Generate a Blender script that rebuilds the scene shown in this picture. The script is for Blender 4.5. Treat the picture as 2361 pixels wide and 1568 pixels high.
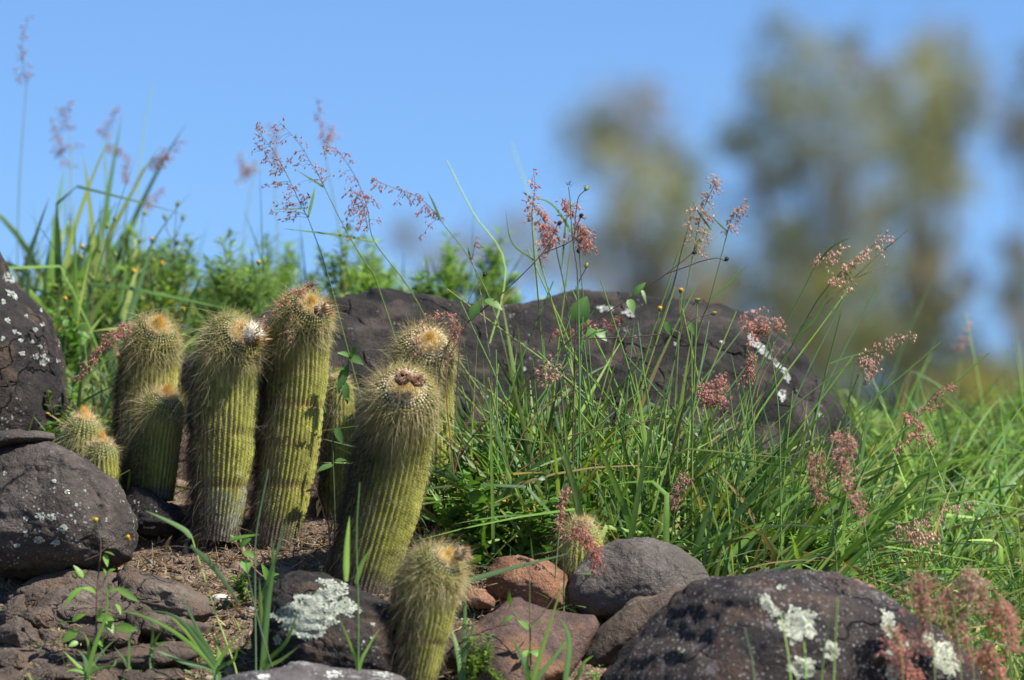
import bpy, bmesh, math, random
import numpy as np
from mathutils import Vector
from mathutils.bvhtree import BVHTree

for o in list(bpy.data.objects): bpy.data.objects.remove(o)
SC = bpy.context.scene
COL = SC.collection
R = math.radians
rng = np.random.default_rng(7)
random.seed(7)

# ------------------------------------------------------------------ camera, sky, sun, exposure
PITCH = R(6.0); FOC = 200.0; DIST = 8.7; ZC = 0.53
PW, PH = 2361.0, 1568.0                      # working picture grid
KPX = 36.0 / PW / FOC
FWD = np.array([0, math.cos(PITCH), math.sin(PITCH)])
UPV = np.array([0, -math.sin(PITCH), math.cos(PITCH)])
CAM = np.array([0, 0, ZC]) - DIST * FWD
cam = bpy.data.cameras.new('camera'); camo = bpy.data.objects.new('camera', cam); COL.objects.link(camo)
camo.location = CAM; camo.rotation_euler = (R(90) + PITCH, 0, 0)
cam.lens = FOC; cam.sensor_width = 36; cam.clip_start = 0.1; cam.clip_end = 3000
cam.dof.use_dof = True; cam.dof.focus_distance = DIST + 0.36; cam.dof.aperture_fstop = 3.5
SC.camera = camo

SUN_AZ, SUN_EL = R(123), R(50)               # azimuth clockwise from +Y
SDIR = np.array([math.sin(SUN_AZ) * math.cos(SUN_EL), math.cos(SUN_AZ) * math.cos(SUN_EL), math.sin(SUN_EL)])
world = bpy.data.worlds.new('World'); SC.world = world; world.use_nodes = True
wn = world.node_tree.nodes; wl = world.node_tree.links; wn.clear()
sky = wn.new('ShaderNodeTexSky'); sky.sky_type = 'NISHITA'; sky.sun_disc = False
sky.sun_elevation = SUN_EL; sky.sun_rotation = SUN_AZ
sky.altitude = 1900; sky.air_density = 1.0; sky.dust_density = 0.0; sky.ozone_density = 9.5
bg = wn.new('ShaderNodeBackground'); bg.inputs['Strength'].default_value = 0.088
wo = wn.new('ShaderNodeOutputWorld'); wl.new(sky.outputs[0], bg.inputs[0]); wl.new(bg.outputs[0], wo.inputs[0])
sl = bpy.data.lights.new('sun', 'SUN'); so = bpy.data.objects.new('sun', sl); COL.objects.link(so)
sl.energy = 5.0; sl.angle = R(0.5); sl.color = (1.0, 0.95, 0.87)
so.rotation_euler = Vector(SDIR).to_track_quat('Z', 'Y').to_euler()
SC.view_settings.view_transform = 'Standard'; SC.view_settings.look = 'None'
SC.view_settings.exposure = 0.85; SC.view_settings.gamma = 1.0; SC.view_settings.use_curve_mapping = False
SC.cycles.max_bounces = 6; SC.cycles.transparent_max_bounces = 6

# ------------------------------------------------------------------ helpers
def W(px, py, Y):
    a = (px - PW / 2) * KPX; b = (PH / 2 - py) * KPX
    d = FWD + b * UPV
    t = (Y - CAM[1]) / d[1]
    return np.array([a * t, Y, CAM[2] + t * d[2]])
def WP(pts, Y0, Y1=None):
    n = len(pts); out = []
    for i, p in enumerate(pts):
        y = p[2] if len(p) > 2 else (Y0 if Y1 is None else Y0 + (Y1 - Y0) * i / max(1, n - 1))
        out.append(W(p[0], p[1], y))
    return np.array(out)
def MPX(Y): return KPX * (Y + DIST)
def zrow(row, Y):
    b = (PH / 2 - row) * KPX
    return CAM[2] + (Y - CAM[1]) / (FWD[1] + b * UPV[1]) * (FWD[2] + b * UPV[2])
def _h(ix, iy, iz, s):
    n = (ix * 374761393 + iy * 668265263 + iz * 1442695041 + s * 1274126177) & 0xFFFFFFFF
    n = ((n ^ (n >> 13)) * 1274126177) & 0xFFFFFFFF
    return ((n ^ (n >> 16)) & 0xFFFF) / 32767.5 - 1.0
def vnoise(p, s=0):
    p = np.asarray(p, float); i = np.floor(p).astype(np.int64); f = p - i; u = f * f * (3 - 2 * f)
    x, y, z = i[..., 0], i[..., 1], i[..., 2]; ux, uy, uz = u[..., 0], u[..., 1], u[..., 2]
    L = lambda a, b, t: a + (b - a) * t
    return L(L(L(_h(x, y, z, s), _h(x + 1, y, z, s), ux), L(_h(x, y + 1, z, s), _h(x + 1, y + 1, z, s), ux), uy),
             L(L(_h(x, y, z + 1, s), _h(x + 1, y, z + 1, s), ux), L(_h(x, y + 1, z + 1, s), _h(x + 1, y + 1, z + 1, s), ux), uy), uz)
def fbm(p, o=4, s=0, g=.5):
    r = 0; a = 1.0; p = np.asarray(p, float)
    for k in range(o): r = r + a * vnoise(p, s + k * 17); p = p * 2.03 + 3.1; a *= g
    return r
def nrm(v):
    v = np.asarray(v, float); return v / np.maximum(np.linalg.norm(v, axis=-1, keepdims=True), 1e-9)
def smooth(pts, n):
    P = np.asarray(pts, float)
    if len(P) == 2: return P[0] + (P[1] - P[0]) * np.linspace(0, 1, n)[:, None]
    P = np.vstack([2 * P[0] - P[1], P, 2 * P[-1] - P[-2]]); m = len(P) - 3
    s = np.linspace(0, m, n); i = np.minimum(s.astype(int), m - 1); t = (s - i)[:, None]
    a, b, c, d = P[i], P[i + 1], P[i + 2], P[i + 3]
    return .5 * (2 * b + (c - a) * t + (2 * a - 5 * b + 4 * c - d) * t ** 2 + (3 * b - a - 3 * c + d) * t ** 3)
class Acc:
    def __init__(s): s.V = []; s.T = []; s.Q = []; s.C = []; s.n = 0
    def add(s, V, T=None, Q=None, col=(.5, .5, .5)):
        V = np.asarray(V, float).reshape(-1, 3); s.V.append(V)
        c = np.asarray(col, float)
        s.C.append(np.broadcast_to(c, (len(V), 3)) if c.ndim == 1 else c.reshape(-1, 3))
        if T is not None: s.T.append(np.asarray(T).reshape(-1, 3) + s.n)
        if Q is not None: s.Q.append(np.asarray(Q).reshape(-1, 4) + s.n)
        s.n += len(V)
    def mesh(s, name, mat, origin=(0, 0, 0), flat=False):
        V = np.vstack(s.V) - np.asarray(origin); C = np.vstack(s.C)
        T = np.vstack(s.T) if s.T else np.zeros((0, 3), int); Q = np.vstack(s.Q) if s.Q else np.zeros((0, 4), int)
        me = bpy.data.meshes.new(name)
        me.vertices.add(len(V)); me.vertices.foreach_set('co', V.astype(np.float32).ravel())
        li = np.concatenate([T.ravel(), Q.ravel()]).astype(np.int32)
        me.loops.add(len(li)); me.loops.foreach_set('vertex_index', li)
        ls = np.concatenate([np.arange(len(T)) * 3, len(T) * 3 + np.arange(len(Q)) * 4]).astype(np.int32)
        me.polygons.add(len(ls)); me.polygons.foreach_set('loop_start', ls)
        me.polygons.foreach_set('use_smooth', np.full(len(ls), not flat))
        at = me.attributes.new('col', 'FLOAT_COLOR', 'POINT')
        at.data.foreach_set('color', np.hstack([np.clip(C, 0, 1), np.ones((len(C), 1))]).astype(np.float32).ravel())
        me.update(calc_edges=True); me.validate()
        me.materials.append(mat)
        return me
def setp(o, label=None, cat=None, group=None, kind=None):
    if label: o['label'] = label
    if cat: o['category'] = cat
    if group: o['group'] = group
    if kind: o['kind'] = kind
    return o
def thing(name, label, cat, loc, group=None):
    o = bpy.data.objects.new(name, None); COL.objects.link(o); o.location = loc; o.empty_display_size = .02
    return setp(o, label, cat, group)
def part(name, acc, mat, parent, flat=False, kind=None, label=None):
    o = bpy.data.objects.new(name, acc.mesh(name, mat, np.array(parent_world(parent)), flat))
    COL.objects.link(o); o.parent = parent
    return setp(o, label=label, kind=kind)
def parent_world(p):
    v = np.array(p.location)
    return v + parent_world(p.parent) if p.parent else v
def solo(name, acc, mat, label, cat, origin=(0, 0, 0), group=None, kind=None, flat=False):
    o = bpy.data.objects.new(name, acc.mesh(name, mat, origin, flat)); o.location = origin; COL.objects.link(o)
    return setp(o, label, cat, group, kind)

def tube(acc, pts, rad, sides=5, col=(.5, .5, .5), cap=True):
    P = np.asarray(pts, float); n = len(P); r = np.broadcast_to(np.asarray(rad, float), (n,))
    T = nrm(np.gradient(P, axis=0)); ref = np.array([0.31, -.9, .3])
    A = nrm(np.cross(T, ref)); B = np.cross(T, A)
    th = np.linspace(0, 2 * np.pi, sides, endpoint=False)
    V = P[:, None] + r[:, None, None] * (np.cos(th)[None, :, None] * A[:, None] + np.sin(th)[None, :, None] * B[:, None])
    i, j = np.meshgrid(np.arange(n - 1), np.arange(sides), indexing='ij'); j2 = (j + 1) % sides
    Q = np.stack([i * sides + j, i * sides + j2, (i + 1) * sides + j2, (i + 1) * sides + j], -1).reshape(-1, 4)
    c = np.asarray(col, float); c = np.repeat(c, sides, 0) if c.ndim == 2 else c
    acc.add(V, Q=Q, col=c)
def ribbon(acc, pts, wid, side, col, fold=.22, taper=True):
    """one grass blade or long leaf along a path, folded along its midrib"""
    P = np.asarray(pts, float); n = len(P); t = np.linspace(0, 1, n)
    T = nrm(np.gradient(P, axis=0)); S = nrm(side - T * np.sum(T * side, 1, keepdims=True)); N = np.cross(S, T)
    w = wid * .5 * (np.minimum(1, .55 + 2.5 * t) * (1 - t ** 2.4) if taper else np.ones(n)) + 1e-5
    V = np.stack([P - S * w[:, None], P + N * (w * fold)[:, None], P + S * w[:, None]], 1)
    i = np.arange(n - 1)[:, None] * 3
    Q = np.concatenate([i + [0, 1, 4, 3], i + [1, 2, 5, 4]], 1).reshape(-1, 4)
    c = np.asarray(col, float); cc = np.tile(np.stack([c, c * 1.25, c * .94]), (n, 1))
    acc.add(V, Q=Q, col=cc)
def blades(acc, B, D, L, wid, bend, col, nseg=6, face=.5, fold=.22, r=None, kink=None):
    r = r or rng; n = len(B); t = np.linspace(0, 1, nseg + 1)[None, :, None]
    D = nrm(D)
    pos = B[:, None] + L[:, None, None] * (D[:, None] * t + bend[:, None] * t ** 2.2)
    if kink is not None:
        kt, kv = kink; m = np.maximum(0, t - kt[:, None, None]); pos = pos + L[:, None, None] * m * kv[:, None]
    F = nrm(r.normal(size=(n, 3)) * (1 - face) + np.array([0, -1.0, .35]) * face)
    T = nrm(np.gradient(pos, axis=1)); S = nrm(np.cross(T, F[:, None])); N = np.cross(S, T)
    w = (wid * .5)[:, None, None] * np.minimum(1, .5 + 2.5 * t) * (1 - t ** 2.4) + 1e-5
    V = np.stack([pos - S * w, pos + N * w * fold, pos + S * w], 2)
    m = nseg + 1; i = np.arange(nseg)[:, None] * 3
    q = np.concatenate([i + [0, 1, 4, 3], i + [1, 2, 5, 4]], 1).reshape(-1, 4)
    Q = (np.arange(n)[:, None, None] * (m * 3) + q[None]).reshape(-1, 4)
    c = np.repeat(np.stack([col, col * 1.22, col * .93], 1)[:, None], m, 1)
    tip = np.clip((t[..., None] - .8) * 3, 0, 1) * r.uniform(0, .5, (n, 1, 1, 1))
    c = c * (1 - tip) + np.array([.33, .27, .12]) * tip
    acc.add(V, Q=Q, col=c)
def hairs(acc, B, D, L, bend, wid, col, r=None):
    r = r or rng; n = len(B); D = nrm(D); S = nrm(np.cross(D, r.normal(size=(n, 3))))
    M = B + D * (L * .5)[:, None] + bend * (L * .2)[:, None]; E = B + D * L[:, None] + bend * (L * .8)[:, None]
    w = (wid * .5)[:, None] if np.ndim(wid) else wid * .5
    V = np.stack([B - S * w, B + S * w, M + S * w * .75, M - S * w * .75, E], 1)
    k = np.arange(n)[:, None] * 5
    T = np.concatenate([k + [0, 1, 2], k + [0, 2, 3], k + [3, 2, 4]], 1)
    acc.add(V, T=T, col=np.repeat(col, 5, 0))
def spindles(acc, B, D, L, rad, col, tipcol=None, at=.4):
    n = len(B); D = nrm(D); S = nrm(np.cross(D, [.3, .5, .81])); U = np.cross(D, S)
    M = B + D * (L * at)[:, None]; V = [B]
    for a in (0, 2.094, 4.189): V.append(M + (S * math.cos(a) + U * math.sin(a)) * rad[:, None])
    V.append(B + D * L[:, None]); V = np.stack(V, 1)
    k = np.arange(n)[:, None] * 5
    T = np.concatenate([k + f for f in ([0, 2, 1], [0, 3, 2], [0, 1, 3], [1, 2, 4], [2, 3, 4], [3, 1, 4])], 1)
    C = np.repeat(col[:, None], 5, 1).copy()
    if tipcol is not None: C[:, 0] = tipcol; C[:, 4] = C[:, 4] * .8
    acc.add(V, T=T, col=C)
def lathe(acc, p0, axis, prof, sides=8, col=(.5, .5, .5), jit=0):
    """prof: (distance along axis, radius)"""
    axis = nrm(axis); A = nrm(np.cross(axis, [.2, .93, .3])); B = np.cross(axis, A)
    th = np.linspace(0, 2 * np.pi, sides, endpoint=False); pr = np.asarray(prof, float); n = len(pr)
    rr = pr[:, 1][:, None] * (1 + jit * rng.normal(size=(n, sides)))
    V = np.asarray(p0) + pr[:, 0][:, None, None] * axis + rr[..., None] * (np.cos(th)[:, None] * A + np.sin(th)[:, None] * B)
    i, j = np.meshgrid(np.arange(n - 1), np.arange(sides), indexing='ij'); j2 = (j + 1) % sides
    Q = np.stack([i * sides + j, i * sides + j2, (i + 1) * sides + j2, (i + 1) * sides + j], -1).reshape(-1, 4)
    c = np.asarray(col, float); c = np.repeat(c, sides, 0) if c.ndim == 2 else c
    acc.add(V, Q=Q, col=c)
def leaf(acc, base, tip, width, up, col, curl=.12, serr=0.0, fold=.25, nseg=8, shape='ovate'):
    b = np.asarray(base, float); e = np.asarray(tip, float); ax = e - b; L = np.linalg.norm(ax); d = ax / L
    S = nrm(np.cross(d, up)); N = nrm(np.cross(S, d)); t = np.linspace(0, 1, nseg + 1)
    if shape == 'ovate': w = np.sin(np.pi * np.clip(t, 0, 1) ** .72) ** .85
    else: w = np.sin(np.pi * t ** .85) ** .7
    w = w * width * .5
    if serr: w = w * (1 + serr * np.where(np.arange(nseg + 1) % 2, 1, -1))
    mid = b + ax * t[:, None] + N * (-curl * L * (t - .3) ** 2)[:, None]
    V = np.stack([mid - S * w[:, None] + N * (w * fold)[:, None], mid, mid + S * w[:, None] + N * (w * fold)[:, None]], 1)
    i = np.arange(nseg)[:, None] * 3
    Q = np.concatenate([i + [0, 1, 4, 3], i + [1, 2, 5, 4]], 1).reshape(-1, 4)
    c = np.asarray(col, float); acc.add(V, Q=Q, col=np.tile(np.stack([c, c * 1.18, c * .95]), (nseg + 1, 1)))

_ico = {}
def ico(sub):
    if sub not in _ico:
        bm = bmesh.new(); bmesh.ops.create_icosphere(bm, subdivisions=sub, radius=1)
        _ico[sub] = (np.array([v.co[:] for v in bm.verts]), np.array([[v.index for v in f.verts] for f in bm.faces])); bm.free()
    return _ico[sub]
def blobs(acc, P, rad, col, sub=1, jit=.2, squash=None, r=None):
    r = r or rng; V, F = ico(sub); n = len(P); m = len(V)
    s = np.ones((n, 1, 3)) if squash is None else np.asarray(squash).reshape(-1, 1, 3)
    X = P[:, None] + V[None] * s * np.asarray(rad).reshape(-1, 1, 1) * (1 + jit * r.normal(size=(n, m, 1)))
    acc.add(X, T=(F[None] + np.arange(n)[:, None, None] * m), col=np.repeat(np.asarray(col), m, 0) if np.ndim(col) == 2 else col)

# ------------------------------------------------------------------ materials
def newmat(name):
    m = bpy.data.materials.new(name); m.use_nodes = True; nt = m.node_tree; nt.nodes.clear()
    return m, nt
class NB:
    def __init__(s, nt): s.nt = nt
    def n(s, t, **kw):
        nd = s.nt.nodes.new(t)
        for k, v in kw.items():
            if k.startswith('i_'): nd.inputs[k[2:].replace('_', ' ')].default_value = v
            else: setattr(nd, k, v)
        return nd
    def l(s, a, b): s.nt.links.new(a, b)
    def noise(s, co, scale, detail=4, rough=.55):
        nd = s.n('ShaderNodeTexNoise', i_Scale=scale, i_Detail=detail, i_Roughness=rough); s.l(co, nd.inputs['Vector']); return nd.outputs['Fac']
    def ramp(s, fac, stops):
        nd = s.n('ShaderNodeValToRGB'); s.l(fac, nd.inputs[0]); e = nd.color_ramp.elements
        while len(e) < len(stops): e.new(.5)
        for x, (p, c) in zip(e, stops): x.position = p; x.color = (*c, 1) if len(c) == 3 else c
        return nd.outputs[0]
    def mix(s, f, a, b, mode='MIX'):
        nd = s.n('ShaderNodeMix', data_type='RGBA', blend_type=mode)
        for sock, v in ((nd.inputs['Factor'], f), (nd.inputs[6], a), (nd.inputs[7], b)):
            if hasattr(v, 'is_linked'): s.l(v, sock)
            else: sock.default_value = v if not isinstance(v, tuple) else (*v, 1)
        return nd.outputs[2]
    def math(s, op, a, b=0.0):
        nd = s.n('ShaderNodeMath', operation=op)
        for sock, v in zip(nd.inputs, (a, b)):
            if hasattr(v, 'is_linked'): s.l(v, sock)
            else: sock.default_value = v
        return nd.outputs[0]
def leafmat(name, trans=.35, rough=.42, spec=.5, var=.18, scale=30, bump=0.0):
    m, nt = newmat(name); b = NB(nt)
    at = b.n('ShaderNodeAttribute', attribute_name='col').outputs['Color']
    tc = b.n('ShaderNodeTexCoord').outputs['Object']
    nz = b.noise(tc, scale, 3)
    oi = b.n('ShaderNodeObjectInfo').outputs['Random']
    v = b.math('ADD', b.math('MULTIPLY', nz, var * 2), b.math('ADD', b.math('MULTIPLY', oi, var), 1 - var * 1.5))
    c = b.mix(1.0, at, v, 'MULTIPLY')
    p = b.n('ShaderNodeBsdfPrincipled'); p.inputs['Roughness'].default_value = rough
    p.inputs['Specular IOR Level'].default_value = spec; b.l(c, p.inputs['Base Color'])
    out = b.n('ShaderNodeOutputMaterial')
    if trans > 0:
        t = b.n('ShaderNodeBsdfTranslucent'); b.l(b.mix(1.0, c, (1.25, 1.3, .55), 'MULTIPLY'), t.inputs['Color'])
        ms = b.n('ShaderNodeMixShader'); ms.inputs[0].default_value = trans
        b.l(p.outputs[0], ms.inputs[1]); b.l(t.outputs[0], ms.inputs[2]); b.l(ms.outputs[0], out.inputs[0])
    else: b.l(p.outputs[0], out.inputs[0])
    if bump:
        bu = b.n('ShaderNodeBump'); bu.inputs['Strength'].default_value = bump; bu.inputs['Distance'].default_value = .002
        b.l(b.noise(tc, 400, 3), bu.inputs['Height']); b.l(bu.outputs[0], p.inputs['Normal'])
    return m
M_GRASS = leafmat('grass_blade', .36, .52, .3, .2, 25)
M_LEAF = leafmat('herb_leaf', .36, .45, .45, .2, 40)
M_STEM = leafmat('stem', .12, .5, .35, .2, 60)
M_FLOR = leafmat('grass_floret', .5, .45, .4, .25, 90)
M_SPINE = leafmat('spine', .3, .45, .4, .12, 30)
M_BODY = leafmat('cactus_skin', 0, .55, .35, .2, 55, .35)
M_WOOL = leafmat('wool', .35, .9, .1, .1, 120)
M_DRY = leafmat('dry_litter', .15, .8, .2, .3, 80)
M_BARK = leafmat('bark', 0, .9, .2, .3, 12, .5)
M_PEB = leafmat('pebble', 0, .85, .25, .35, 160, .5)
M_LICH = leafmat('lichen', .05, .95, .1, .22, 180, .6)

def rockmat(name, c1, c2, c3, speck=0.0, speckcol=(.5, .5, .48), pat=0.0, patcol=(.4, .4, .36), rough=.85, fine=1.0, stain=None, seed=0.0, crack=0.0):
    m, nt = newmat(name); b = NB(nt)
    co = b.n('ShaderNodeTexCoord').outputs['Object']
    mp = b.n('ShaderNodeMapping'); mp.inputs['Location'].default_value = (seed, seed * 1.7, -seed); b.l(co, mp.inputs[0]); co = mp.outputs[0]
    big = b.noise(co, 9, 5, .6); mid = b.noise(co, 45, 5, .65); fin = b.noise(co, 330, 3, .7)
    c = b.ramp(big, [(.32, c1), (.5, c2), (.68, c3)])
    c = b.mix(b.ramp(mid, [(.38, (0, 0, 0)), (.62, (1, 1, 1))]), c, b.mix(.55, c, c1))
    c = b.mix(1.0, c, b.ramp(fin, [(.3, (.62, .62, .62)), (.7, (1.35, 1.33, 1.3))]), 'MULTIPLY')
    if stain:
        c = b.mix(b.ramp(b.noise(co, 16, 4), [(.52, (0, 0, 0)), (.62, (.75,) * 3)]), c, stain)
    vo = b.n('ShaderNodeTexVoronoi', i_Scale=140.0); b.l(co, vo.inputs['Vector'])
    if speck:
        wob = b.math('ADD', vo.outputs['Distance'], b.math('MULTIPLY', b.math('SUBTRACT', b.noise(co, 300, 2), .5), .6))
        dens = b.ramp(b.noise(co, 14, 4, .65), [(.62 - speck * .35, (0, 0, 0)), (.72 - speck * .2, (1, 1, 1))])
        f = b.math('MULTIPLY', b.ramp(wob, [(.22, (1, 1, 1)), (.34, (0, 0, 0))]), dens)
        sep = b.n('ShaderNodeSeparateColor'); b.l(vo.outputs['Color'], sep.inputs[0])
        f = b.math('MULTIPLY', f, b.math('GREATER_THAN', sep.outputs[0], .45))
        c = b.mix(b.math('MULTIPLY', f, .8), c, speckcol)
    if pat:
        pn = b.math('ADD', b.noise(co, 22, 6, .62), b.math('MULTIPLY', b.math('SUBTRACT', b.noise(co, 150, 2), .5), .12))
        c = b.mix(b.ramp(pn, [(.66 - pat * .2, (0, 0, 0)), (.70 - pat * .2, (.85,) * 3)]), c, patcol)
    p = b.n('ShaderNodeBsdfPrincipled'); p.inputs['Roughness'].default_value = rough; p.inputs['Specular IOR Level'].default_value = .3
    b.l(c, p.inputs['Base Color'])
    ck = None
    if crack:
        dn = b.n('ShaderNodeTexNoise', i_Scale=7.0, i_Detail=4.0); b.l(co, dn.inputs['Vector'])
        mv = b.n('ShaderNodeMix', data_type='VECTOR'); mv.inputs['Factor'].default_value = .22; b.l(co, mv.inputs[4]); b.l(dn.outputs['Color'], mv.inputs[5])
        ve = b.n('ShaderNodeTexVoronoi', feature='DISTANCE_TO_EDGE', i_Scale=crack); b.l(mv.outputs[1], ve.inputs['Vector'])
        ck = b.math('MULTIPLY', b.ramp(ve.outputs['Distance'], [(.0, (1, 1, 1)), (.022, (0, 0, 0))]), b.ramp(b.noise(co, 6, 3), [(.46, (0, 0, 0)), (.56, (1, 1, 1))]))
        c2 = b.mix(b.math('MULTIPLY', ck, .6), c, tuple(x * .3 for x in c1)); nt.links.new(c2, p.inputs['Base Color'])
    h = b.math('ADD', b.math('MULTIPLY', fin, .35), b.math('ADD', mid, b.math('MULTIPLY', b.noise(co, 110, 4, .7), .6)))
    bu = b.n('ShaderNodeBump'); bu.inputs['Strength'].default_value = 1.0 * fine; bu.inputs['Distance'].default_value = .009
    if ck is not None: h = b.math('SUBTRACT', h, b.math('MULTIPLY', ck, 1.2))
    b.l(h, bu.inputs['Height']); b.l(bu.outputs[0], p.inputs['Normal'])
    out = b.n('ShaderNodeOutputMaterial'); b.l(p.outputs[0], out.inputs[0])
    return m

# ------------------------------------------------------------------ ground
YT = np.array([-.6, -.4, 0, .1, .2, .3, .45, .65, 1.0, 1.4, 1.7, 2.0, 2.5])
RL = np.array([1880, 1770, 1590, 1510, 1430, 1365, 1270, 1150, 960, 830, 780, 770, 790.])
RR = np.array([1960, 1850, 1640, 1590, 1540, 1490, 1410, 1320, 1210, 1130, 1100, 1085, 1110.])
ZL = np.array([zrow(r, y) for r, y in zip(RL, YT)]); ZR = np.array([zrow(r, y) for r, y in zip(RR, YT)])
FY = np.array([-400, -60, -9, -3]); FZ = np.array([-3.5, -3.0, -1.95, -.95])
BY = np.array([6, 12, 30, 80, 200, 900]); BZ = np.array([.35, .2, .7, 3.0, 8.0, 9.0])
YA = np.concatenate([FY, YT, BY]); ZLA = np.concatenate([FZ, ZL, BZ]); ZRA = np.concatenate([FZ, ZR, BZ])
def gz(x, y):
    x = np.asarray(x, float); y = np.asarray(y, float)
    px = PW / 2 + x / (KPX * np.maximum(y + DIST, 2.0))
    t = np.clip((px - 1000) / 900, 0, 1); t = t * t * (3 - 2 * t)
    z = np.interp(y, YA, ZLA) * (1 - t) + np.interp(y, YA, ZRA) * t
    p = np.stack([x, y, np.zeros_like(x)], -1)
    far = np.clip((np.abs(y) - 6) / 20, 0, 1)
    return z + .014 * fbm(p * 7, 3, 5) + .004 * fbm(p * 45, 3, 9) + far * .5 * fbm(p * .05, 3, 2)
def GP(px, Y):
    x = (px - PW / 2) * KPX * (Y + DIST); return np.array([x, Y, float(gz(x, Y))])
def YG(px, py):
    for y in np.linspace(-.6, 2.2, 141):
        p = GP(px, y); 
        if p[2] >= zrow(py, y): return float(y)
    return 2.0
def axis_lines(lo, hi, step, far):
    c = np.arange(lo, hi + 1e-6, step); g = [step]
    out = [hi]
    while out[-1] < far: g.append(g[-1] * 1.35); out.append(out[-1] + g[-1])
    g = [step]; o2 = [lo]
    while o2[-1] > -far: g.append(g[-1] * 1.35); o2.append(o2[-1] - g[-1])
    return np.concatenate([o2[:0:-1], c, out[1:]])
gx = axis_lines(-1.0, 1.0, .008, 800); gy = axis_lines(-.5, 2.0, .009, 900)
X, Y = np.meshgrid(gx, gy, indexing='ij'); Z = gz(X, Y)
a = Acc(); ni, nj = X.shape
i, j = np.meshgrid(np.arange(ni - 1), np.arange(nj - 1), indexing='ij')
a.add(np.stack([X, Y, Z], -1), Q=np.stack([i * nj + j, (i + 1) * nj + j, (i + 1) * nj + j + 1, i * nj + j + 1], -1))
m, nt = newmat('soil'); b = NB(nt); co = b.n('ShaderNodeTexCoord').outputs['Object']
c = b.ramp(b.noise(co, 14, 6, .65), [(.3, (.055, .038, .026)), (.5, (.115, .082, .057)), (.7, (.19, .142, .102))])
vo = b.n('ShaderNodeTexVoronoi', i_Scale=190.0); b.l(co, vo.inputs['Vector'])
sp = b.n('ShaderNodeSeparateColor'); b.l(vo.outputs['Color'], sp.inputs[0])
c = b.mix(1.0, c, b.ramp(sp.outputs[0], [(0, (.55, .52, .5)), (.6, (1.1, 1.05, 1)), (.95, (2.0, 1.85, 1.7))]), 'MULTIPLY')
c = b.mix(b.ramp(b.noise(co, .6, 4), [(.45, (0, 0, 0)), (.6, (.6,) * 3)]), c, (.07, .085, .03))
p = b.n('ShaderNodeBsdfPrincipled'); p.inputs['Roughness'].default_value = .95; b.l(c, p.inputs['Base Color'])
bu = b.n('ShaderNodeBump'); bu.inputs['Strength'].default_value = .9; bu.inputs['Distance'].default_value = .006
b.l(b.math('ADD', b.math('MULTIPLY', vo.outputs['Distance'], -.8), b.noise(co, 90, 5, .7)), bu.inputs['Height']); b.l(bu.outputs[0], p.inputs['Normal'])
b.l(p.outputs[0], b.n('ShaderNodeOutputMaterial').inputs[0])
g = solo('ground', a, m, 'brown stony soil of the grassy hillside', None, kind='structure')

# ------------------------------------------------------------------ rocks
def outline_r(poly, n=360):
    P = np.asarray(poly, float); c = .5 * (P.min(0) + P.max(0)); Q = P - c
    th = np.linspace(-np.pi, np.pi, n, endpoint=False); out = np.zeros(n)
    for k, t in enumerate(th):
        d = np.array([math.cos(t), math.sin(t)]); best = 1.0
        for i in range(len(Q)):
            p, q = Q[i], Q[(i + 1) % len(Q)]; e = q - p
            den = d[0] * e[1] - d[1] * e[0]
            if abs(den) < 1e-9: continue
            s = (p[0] * e[1] - p[1] * e[0]) / den; u = (p[0] * d[1] - p[1] * d[0]) / den
            if s > 0 and -1e-6 <= u <= 1 + 1e-6: best = max(best, s)
        out[k] = best
    return c, th, out
ROCKBVH = {}
def rockgeo(poly, Yc, half, sub=5, rough=.05, fac=0, facs=.25, lean=.25, seed=0, fine=.012, layers=0.0, box=1.0, sharp=18.0):
    """closed stone: front outline in the working grid at depth Yc, half-depth in metres"""
    c, th, rr = outline_r(poly); V, F = ico(sub); r = np.random.default_rng(seed + 100)
    if fac:
        N = nrm(r.normal(size=(fac, 3))); H = r.uniform(.72, .95, fac)
        dp = V @ N.T; lim = np.where(dp > .05, H / np.maximum(dp, .05), 9.0)
        k = sharp; sm = -np.log(np.exp(-k * np.minimum(lim, 3)).sum(1) + math.exp(-k * 1.0)) / k
        V = V * np.minimum(sm, 1.05)[:, None] * 1.06
    t = np.arctan2(-V[:, 2], V[:, 0]); rad = np.interp(t, np.append(th, np.pi), np.append(rr, rr[0]))
    k = rad * np.hypot(V[:, 0], V[:, 2]) / 1.0
    hyp = np.hypot(V[:, 0], V[:, 2])
    if box != 1.0:                                   # fuller front: bulge towards the silhouette
        k = rad * hyp ** box
    px = c[0] + np.cos(t) * k; py = c[1] + np.sin(t) * k
    s = MPX(Yc); zc = zrow(c[1], Yc); zz = (c[1] - py) * s
    yy = Yc + half * V[:, 1] + lean * zz
    # positions in world
    x = (px - PW / 2) * s; z = zc + zz
    P = np.stack([x, yy, z], 1)
    size = s * rr.mean()
    nd = nrm(V); q = P / size
    d = rough * size * (fbm(q * 1.6 + seed, 4, seed) + .35 * fbm(q * 6 + seed, 3, seed + 3)) + fine * size * fbm(q * 14, 3, seed + 9, .6)
    if layers: d = d + layers * size * np.abs(fbm(np.stack([q[:, 0] * 1.2, q[:, 1] * 1.2, q[:, 2] * 7 + .6 * q[:, 0]], 1), 3, seed + 5))
    P = P + nd * d[:, None]
    return P, F
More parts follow.
